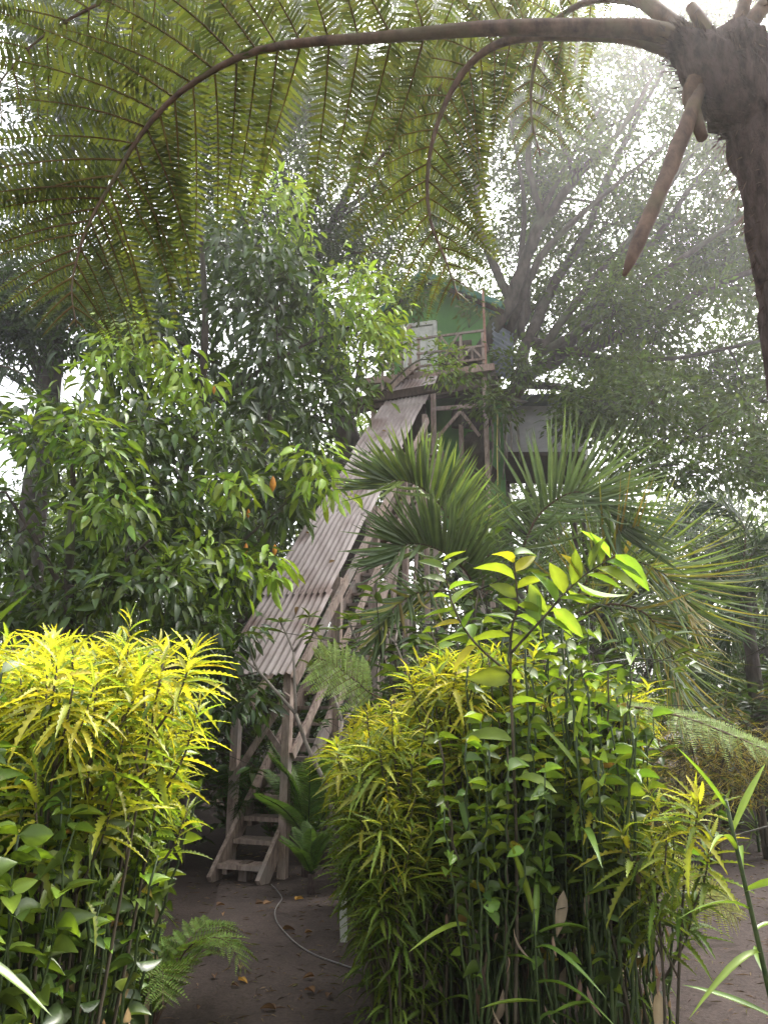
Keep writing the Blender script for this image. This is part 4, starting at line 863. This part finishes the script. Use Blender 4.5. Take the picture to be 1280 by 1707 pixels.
# F2, the second frond, curling down in the middle
fern_frond(tf, 'frond', P((1150, 95, 1.66), (1050, 62, 1.72), (940, 58, 1.80), (850, 66, 1.88), (790, 100, 1.95), (748, 160, 2.0), (722, 230, 2.03), (712, 300, 2.05), (718, 370, 2.06), (745, 440, 2.05), (765, 500, 2.04)),
           (.024, .020, .016, .012, .009, .007, .006, .004, .0025), 19, .34, vs, .24, .15, .20, 30, FCOL + FLT[:1], .30, 92)
# upper fronds crossing behind
fern_frond(tf, 'frond', P((1150, 60, 1.70), (1000, -40, 1.85), (800, -90, 2.0), (560, -95, 2.15), (360, -70, 2.3), (200, -10, 2.4), (60, 70, 2.45), (-40, 190, 2.45)),
           (.026, .02, .015, .011, .008, .005, .003), 22, .60, vs, .20, .15, .19, 30, FCOL, .22, 93)
fern_frond(tf, 'frond', P((1140, 90, 1.72), (1030, 50, 1.95), (900, 60, 2.2), (780, 110, 2.4), (690, 190, 2.5), (630, 270, 2.52), (590, 330, 2.5)),
           (.02, .016, .012, .009, .006, .003), 13, .36, vs, .25, .14, .20, 28, FCOL, .22, 94)
fern_frond(tf, 'frond', P((1150, 70, 1.66), (1080, 10, 1.8), (990, 0, 2.0), (920, 40, 2.15), (890, 110, 2.22), (885, 190, 2.22), (900, 260, 2.2)),
           (.018, .015, .011, .008, .005, .003), 12, .30, vs, .25, .14, .20, 28, FCOL + FLT[:1], .25, 95)
fern_frond(tf, 'frond', P((1230, 60, 1.6), (1330, -40, 1.6), (1480, -60, 1.6), (1620, 20, 1.6), (1700, 140, 1.6)), (.026, .018, .012, .008, .003), 18, .5, vs, .2, .17, .19, 26, FCOL, .2, 96)
# old broken stalk hanging down and stubs
b = MB(); b.tube(curve(P((1165, 150, 1.60), (1120, 270, 1.52), (1078, 370, 1.46), (1040, 458, 1.42)), 12), np.interp(np.linspace(0, 1, 12), [0, .2, .85, 1], [.018, .021, .016, .005]), 10, jit=.10, rng=rng); b.build('broken_stalk', M['rachis'], tf, True)
for pts in (((1170, 120, 1.62), (1150, 160, 1.6), (1170, 230, 1.58)), ((1190, 110, 1.6), (1180, 60, 1.6), (1150, 10, 1.6)), ((1200, 100, 1.6), (1230, 40, 1.6), (1250, -30, 1.6))):
    b = MB(); b.tube(curve(P(*pts), 8), np.linspace(.030, .014, 8), 8); b.build('stalk_base', M['rachis'], tf, True)

# ---- palms
def palm_frond(root, pts, rad, n, L, outer=1, v=62, w=.026, cols=MID, seed=1, inner=0.25, droop=.1, tipyel=0.0, wk=1.12, nk=1.75):
    rng = np.random.default_rng(seed); m = 40; c = curve(pts, m); b = MB(); b.tube(c, np.linspace(rad, rad * .25, m), 6, col=(.2, .22, .08)); fo = b.build('frond', M['rachis'], root, True)
    T = nrm(np.gradient(c, axis=0)); lf = MB(); n = int(n * nk); w = w * wk
    for k in range(n):
        u = .12 + .88 * (k + .5) / n; i = min(m - 1, int(u * (m - 1) + .5)); p = c[i]; t = T[i]; view = nrm(p - V(0, 0, CAMZ))
        up = nrm(np.cross(t, view)) * outer; s = np.cross(up, t)
        for sg in (-1, 1):
            vv = R(v + rng.normal(0, 3.5)) if rng.uniform() > inner else R(-35 + rng.normal(0, 12))
            a = R(76 - 44 * u + rng.normal(0, 2)); d = math.cos(a) * t + math.sin(a) * (math.sin(vv) * up + math.cos(vv) * sg * s)
            l = L * (.65 + .45 * math.sin(math.pi * min(1, .15 + u * .75))) * rng.uniform(.88, 1.08); cc = jcol(rng, cols, 1, .12)
            if rng.uniform() < tipyel: cc = jcol(rng, [(.24, .19, .05), (.2, .2, .04)], 1)
            lf.leaves(T_PALM if rng.uniform() < .6 else T_PALMd, [p], [d + V(0, 0, -droop)], [np.cross(d, t) * sg + .15 * rng.normal(size=3)], [l], [w * rng.uniform(.8, 1.15)], cc)
    lf.build('leaflets', M['palm'], fo); return fo
PC = [(.095, .135, .055), (.105, .145, .06), (.085, .12, .05)]
PL = [(.17, .23, .06), (.19, .25, .065)]
pb = at(800, 1010, 6.6); pa = thing('bottle_palm', 'palm with stiff fan like arching fronds just right of the corrugated roof', 'palm', V(pb[0], pb[1], 0))
b = MB(); b.tube(curve([V(pb[0], pb[1], -.1), V(pb[0] + .02, pb[1], 1.0), pb], 12), np.array([.10, .11, .12, .13, .135, .13, .12, .10, .09, .08, .06, .045]), 12); b.build('trunk', M['paleb'], pa, True)
palm_frond(pa, P((798, 1000, 6.6), (770, 920, 6.5), (752, 872, 6.4), (725, 832, 6.3), (690, 806, 6.2), (655, 800, 6.1), (632, 812, 6.05)), .014, 32, .52, -1, 78, .034, PL + PC, 201, .06)
palm_frond(pa, P((798, 1000, 6.6), (778, 955, 6.3), (745, 924, 6.15), (708, 908, 6.05), (675, 908, 5.95), (655, 930, 5.9)), .014, 32, .50, -1, 76, .032, PC, 202, .12)
palm_frond(pa, P((800, 1000, 6.6), (815, 920, 6.8), (830, 870, 7.0), (852, 840, 7.2), (880, 832, 7.3)), .012, 24, .42, -1, 30, .03, PC, 203, .2)
palm_frond(pa, P((795, 1000, 6.6), (740, 985, 6.2), (690, 990, 6.0), (650, 1020, 5.85), (625, 1065, 5.75)), .012, 24, .42, -1, 30, .026, PC, 204, .45, .3, .15)
palm_frond(pa, P((800, 1000, 6.6), (840, 960, 6.9), (890, 950, 7.2), (940, 980, 7.4)), .012, 22, .6, 1, 40, .028, PC, 205, .4)
pb2 = at(930, 1060, 7.0); pa2 = thing('bottle_palm', 'larger palm with long arching fronds at right, yellowing leaflet tips', 'palm', V(pb2[0], pb2[1], 0))
b = MB(); b.tube(curve([V(pb2[0], pb2[1], -.1), V(pb2[0] - .02, pb2[1], .9), pb2], 12), np.array([.10, .12, .13, .14, .145, .14, .12, .10, .09, .08, .06, .045]), 12); b.build('trunk', M['paleb'], pa2, True)
palm_frond(pa2, P((925, 1050, 7.0), (868, 960, 6.8), (885, 880, 6.7), (920, 838, 6.6), (965, 820, 6.5), (1010, 845, 6.4), (1035, 890, 6.35)), .016, 40, .74, 1, 74, .032, PC, 206, .24)
palm_frond(pa2, P((930, 1050, 7.0), (985, 960, 6.8), (1050, 935, 6.6), (1110, 960, 6.5), (1150, 1010, 6.4)), .015, 38, .85, 1, 40, .022, PC + PL[:1], 207, .45, .05, .35)
palm_frond(pa2, P((935, 1055, 7.0), (1000, 1010, 6.7), (1070, 1020, 6.5), (1115, 1080, 6.4), (1135, 1150, 6.35)), .015, 38, .75, 1, 30, .020, PC + PL[:1], 208, .45, .1, .35)
palm_frond(pa2, P((925, 1050, 7.0), (915, 950, 7.3), (940, 880, 7.6), (985, 825, 7.8), (1030, 820, 7.9)), .014, 30, .55, 1, 45, .026, PC, 209, .3)
palm_frond(pa2, P((930, 1050, 7.0), (900, 1030, 6.4), (880, 1040, 6.1), (865, 1090, 5.9)), .012, 22, .5, -1, 20, .022, PC, 210, .5, .3)
# background feather palm at right, left palm against the sky
DP = [(.035, .060, .022), (.045, .07, .025)]
pb3 = at(1235, 960, 11.5); pa3 = thing('feather_palm', 'dark feather palm further back at the right edge', 'palm', V(pb3[0], pb3[1], 0))
b = MB(); b.tube([V(pb3[0], pb3[1], -.1), V(pb3[0], pb3[1], 1.6), pb3], [.14, .12, .08], 10); b.build('trunk', M['bark'], pa3, True)
for i, pts in enumerate((((1235, 960, 11.5), (1190, 890, 11.3), (1140, 870, 11), (1090, 900, 10.8)), ((1235, 960, 11.5), (1240, 880, 11.6), (1200, 840, 11.8), (1150, 845, 12)), ((1235, 960, 11.5), (1270, 900, 11.4), (1320, 890, 11.2), (1370, 930, 11)), ((1235, 960, 11.5), (1200, 950, 11), (1160, 990, 10.7), (1140, 1040, 10.6)), ((1235, 960, 11.5), (1265, 960, 11), (1290, 1000, 10.8), (1300, 1060, 10.6)), ((1235, 960, 11.5), (1225, 1000, 10.8), (1215, 1040, 10.5), (1200, 1100, 10.4)))):
    palm_frond(pa3, P(*pts), .016, 34, .75, 1 if i in (2, 4) else -1, 10, .03, DP, 220 + i, .5, .2)
pb4 = at(-90, 640, 12.5); pa4 = thing('coconut_palm', 'dark coconut palm frond hanging against the sky at the left edge', 'palm', V(pb4[0], pb4[1], 0))
b = MB(); b.tube([V(pb4[0] - .2, pb4[1], -.1), V(pb4[0] - .1, pb4[1], 3), pb4], [.17, .14, .11], 10); b.build('trunk', M['bark'], pa4, True)
for i, pts in enumerate((((-90, 640, 12.5), (-20, 610, 12.2), (40, 625, 12), (110, 690, 11.8)), ((-90, 640, 12.5), (-30, 650, 12), (20, 690, 11.7), (50, 760, 11.6)), ((-90, 640, 12.5), (-120, 560, 12.5), (-170, 540, 12.5), (-230, 580, 12.5)), ((-90, 640, 12.5), (-50, 560, 12.8), (10, 540, 13), (60, 560, 13.1)))):
    palm_frond(pa4, P(*pts), .02, 32, .7, 1, 0, .035, DP, 230 + i, .6, .35)

# ---- ground ferns
def ground_fern(name, label, seed, nf, L, cols, rise=.6, npin=16, frac=.34, cat='fern', spread=1.0, group=None):
    rng = np.random.default_rng(seed); root = thing(name, label, cat, (0, 0, 0), group)
    for k in range(nf):
        a = k * 6.28 / nf + rng.uniform(-.3, .3); l = L * rng.uniform(.8, 1.1); h = rise * l * rng.uniform(.7, 1.2); d = V(math.cos(a), math.sin(a), 0) * spread
        fern_frond(root, 'frond', [V(0, 0, 0), d * l * .3 + V(0, 0, h * .8), d * l * .7 + V(0, 0, h), d * l + V(0, 0, h * .72)], (.007, .005, .003, .0015), npin, L * frac, None, .12, .20, .22, 12, cols, .12, seed * 10 + k)
    return root
GF = [(.15, .23, .05), (.17, .25, .055), (.13, .2, .045)]
g1 = ground_fern('ground_fern', 'pale green lacy fern at the bottom left beside the path', 181, 9, .62, GF, .7); p_ = gnd(262, 1715); place(g1, (p_[0] - .02, p_[1], 0), .3, .9)
dup(g1, (-1.72, 4.95, 0), 1.2, .75, 'smaller lacy fern further along the left hedge foot')
g2 = ground_fern('shade_fern', 'dark fern clump under the stair treads', 182, 10, .85, [(.05, .10, .025), (.04, .085, .02)], 1.0, 18, .26); place(g2, (S0[0] + .2, S0[1] + .9, 0), 0)
dup(g2, (S0[0] - .35, S0[1] + 1.3, 0), 1.0, 1.15, 'dark fern clump behind the left front stair post')
# cycad-like fern right of the stairs
def cycad(name, label, seed, nf, L, cols, w=.012, h0=.15, rise=1.0):
    rng = np.random.default_rng(seed); root = thing(name, label, 'cycad', (0, 0, 0)); b = MB(); b.tube([V(0, 0, -.05), V(0, 0, h0)], [.06, .05], 8); b.build('trunk', M['fibre'], root, True)
    for k in range(nf):
        a = k * 2.4; el = R(rng.uniform(25, 75)); l = L * rng.uniform(.85, 1.1); d = V(math.cos(a) * math.cos(el), math.sin(a) * math.cos(el), math.sin(el)); dh = V(math.cos(a), math.sin(a), -.1)
        c = curve([V(0, 0, h0), V(0, 0, h0) + d * l * .5, V(0, 0, h0) + d * l * .8 + dh * l * .15], 24); b = MB(); b.tube(c, np.linspace(.006, .002, 24), 5); fo = b.build('frond', M['stem'], root, True); lf = MB(); T = nrm(np.gradient(c, axis=0))
        for i in range(2, 24):
            for rep in (0, .5):
                p = c[i] - T[i] * rep * l / 24; s = nrm(np.cross(T[i], V(0, 0, 1)))
                for sg in (-1, 1): lf.leaves(T_PALM, [p], [s * sg + T[i] * .45 + V(0, 0, .15)], [np.cross(s, T[i])], [.16 * l * math.sin(math.pi * (.15 + .8 * i / 24)) + .02], [w], jcol(rng, cols, 1))
        lf.build('leaflets', M['palm'], fo)
    return root
c1 = cycad('cycad_fern', 'bright green feathery cycad beside the right stringer of the stairs', 191, 13, .85, [(.09, .16, .035), (.11, .18, .04)], .014, .25); p_ = gnd(505, 1470); place(c1, (p_[0] + .02, p_[1] + .25, .22), 0); 
c2 = dup(c1, (p_[0] + .12, p_[1] - .45, 0), 2.0, .62, 'small low cycad at the path edge, right of the bottom step')
c1.location = (p_[0] + .02, p_[1] + .25, .0); c1.scale = (1.15, 1.15, 1.35)
# pale tree-fern frond tip over the hedge, middle; big fern frond at right; yellowing frond low right
yf = thing('young_tree_fern', 'young tree fern with pale green frond tip showing left of the right hedge top', 'fern', V(.0, 5.4, 0))
PALE = [(.22, .29, .09), (.25, .32, .10)]
fern_frond(yf, 'frond', [V(0, 5.4, 0), V(.05, 5.35, 1.0), at(650, 1190, 5.1), at(610, 1150, 5.0), at(560, 1110, 4.95), at(525, 1095, 4.9)], (.009, .008, .006, .004, .002), 14, .26, lambda p, t: np.cross(t, V(0, -.9, .45)), .55, .19, .22, 20, PALE, .2, 301)
yf2 = thing('young_tree_fern', 'tree fern behind the right hedge with a long pale frond reaching to the right edge', 'fern', V(1.2, 5.6, 0))
fern_frond(yf2, 'frond', [V(1.2, 5.6, 0), V(1.15, 5.3, .9), at(985, 1190, 4.4), at(1060, 1180, 4.1), at(1150, 1200, 3.85), at(1240, 1235, 3.65), at(1330, 1275, 3.5)], (.01, .009, .008, .006, .003), 26, .23, lambda p, t: np.cross(t, V(0, -.35, .93)), .42, .18, .20, 24, PALE, .28, 302)
fern_frond(yf2, 'frond', [V(1.2, 5.6, 0), V(1.25, 5.4, .7), at(1040, 1390, 4.9), at(1110, 1440, 4.6), at(1175, 1490, 4.45), at(1235, 1535, 4.35)], (.009, .008, .006, .004, .002), 20, .22, lambda p, t: np.cross(t, V(0, -.7, .7)), .45, .18, .2, 18, [(.30, .30, .07), (.26, .29, .07)], .3, 303)
# cordyline-like grass palms by the clearing
gp = strap_plant(311, .35, 26, .55, .022, MID, 'grass_palm', 'spiky grassy palm clump at the far edge of the clearing', 'plant', .02); p_ = gnd(1075, 1395); place(gp, (p_[0], p_[1], 0), 0)
p_ = gnd(1185, 1400); dup(gp, (p_[0], p_[1], 0), 1.2, .85, 'smaller spiky clump right of the first, behind the clearing')
p_ = gnd(1265, 1420); dup(gp, (p_[0], p_[1], 0), 2.2, 1.0, 'spiky clump at the right edge beside the clearing')

# ================================================================== SMALL THINGS
b = MB(); hp = [gnd(452, 1476), gnd(470, 1500), gnd(458, 1530), gnd(480, 1565), gnd(520, 1590), gnd(575, 1615), gnd(600, 1622)]
hp = curve(hp, 50)
for q_ in hp: q_[2] = .014 + float(hz(q_[0], q_[1]))
b.tube(hp, .005, 6); tag(b.solo('cable', M['cable'], hp[0], True), 'thin grey cable snaking over the soil path from the stairs', 'cable')
p_ = gnd(574, 1572); b = MB(); b.beam(p_ + V(0, 0, -.05), p_ + V(-.02, .03, .36), .05, .035, (0, 1, 0)); tag(b.solo('stake', M['white'], p_), 'short pale wooden stake at the foot of the right hedge', 'stake')
cdp = [at(1010, 1385, 6.2), at(1090, 1402, 5.4), at(1180, 1402, 4.6), at(1290, 1375, 3.9)]; b = MB(); b.tube(curve(cdp, 20), .005, 5); tag(b.solo('cord', M['cable'], cdp[0], True), 'pale cord strung slackly across the clearing at right', 'cord')
# fallen leaves on the path, each its own thing
rg = np.random.default_rng(95)
fl = [(397, 1640), (345, 1597), (358, 1637), (400, 1622), (386, 1648), (524, 1634), (524, 1661), (492, 1505), (438, 1513), (360, 1515), (425, 1512), (370, 1527), (560, 1500), (545, 1670), (470, 1555), (330, 1690), (460, 1690), (508, 1560)]
flab = {0: 'yellow curled fallen leaf, brightest on the lower path', 7: 'pale yellow fallen leaf near the cable, right side of the path'}
for i, (x, y) in enumerate(fl):
    g = gnd(x, y) + V(0, 0, .02); m_ = MB(); L_ = rg.uniform(.05, .10); a = rg.uniform(0, 6.28)
    cc = [(.42, .24, .06)] if i in flab else [(.16, .085, .04), (.12, .07, .04), (.22, .13, .07)]
    m_.leaves(T_OVc, [g], [V(math.cos(a), math.sin(a), .15)], [V(rg.normal(0, .2), rg.normal(0, .2), 1)], [L_], [L_ * .5], jcol(rg, cc, 1))
    tag(m_.solo('fallen_leaf', M['dry'], g), flab.get(i, 'brown fallen leaf lying on the dark soil path'), 'leaf', None if i in flab else 'brown leaves fallen on the path')
for i, t_ in enumerate((.12, .22, .31, .47, .55, .70)):
    g = RB + rdir * (ROOFL * t_) + cross * rg.uniform(-.36, .36) + rnorm * .062; m_ = MB(); L_ = rg.uniform(.08, .14); a = rg.uniform(0, 6.28)
    m_.leaves(T_OVc, [g], [cross * math.cos(a) + rdir * math.sin(a)], [rnorm + rg.normal(0, .2, 3)], [L_], [L_ * .45], jcol(rg, [(.14, .08, .04), (.20, .12, .05)], 1))
    tag(m_.solo('fallen_leaf', M['dry'], g), 'small brown fallen leaf lying on the corrugated stair roof', 'leaf', 'brown leaves lying on the corrugated roof')
# fine litter: needles, twigs, crumbs
b = MB(); n = 4500; X = rg.uniform(-1.9, 5.5, n); Y = rg.uniform(2.5, 10, n); a = rg.uniform(0, 6.28, n)
Z = hz(X, Y) * np.clip(1.6 - np.hypot(X, Y - 6) / 14, 0, 1) + .012
b.leaves(T2, np.stack([X, Y, Z], 1), np.stack([np.cos(a), np.sin(a), rg.normal(0, .05, n)], 1), np.tile(V(0, 0, 1), (n, 1)) + rg.normal(0, .2, (n, 3)), rg.uniform(.02, .10, n), rg.uniform(.002, .012, n), jcol(rg, [(.14, .09, .055), (.24, .17, .11), (.08, .06, .04), (.14, .13, .05)], n))
o = b.solo('ground_litter', M['dry'], (0, 0, 0)); o['kind'] = 'stuff'; o['label'] = 'fine brown twigs and leaf litter strewn over the dark soil'; o['category'] = 'litter'

# ---- haze box round everything, added to lift shadows and glow at upper right
b = MB(); b.box((0, 45, 13), (130, 130, 28.4)); HZ = 0.0026
m, n, l = newmat('haze_air'); out = n.new('ShaderNodeOutputMaterial'); pv = n.new('ShaderNodeVolumePrincipled')
pv.inputs['Color'].default_value = (.93, .93, .95, 1); pv.inputs['Density'].default_value = HZ; pv.inputs['Anisotropy'].default_value = .78
l.new(pv.outputs[0], out.inputs['Volume']); o = b.build('haze', m); o['kind'] = 'stuff'
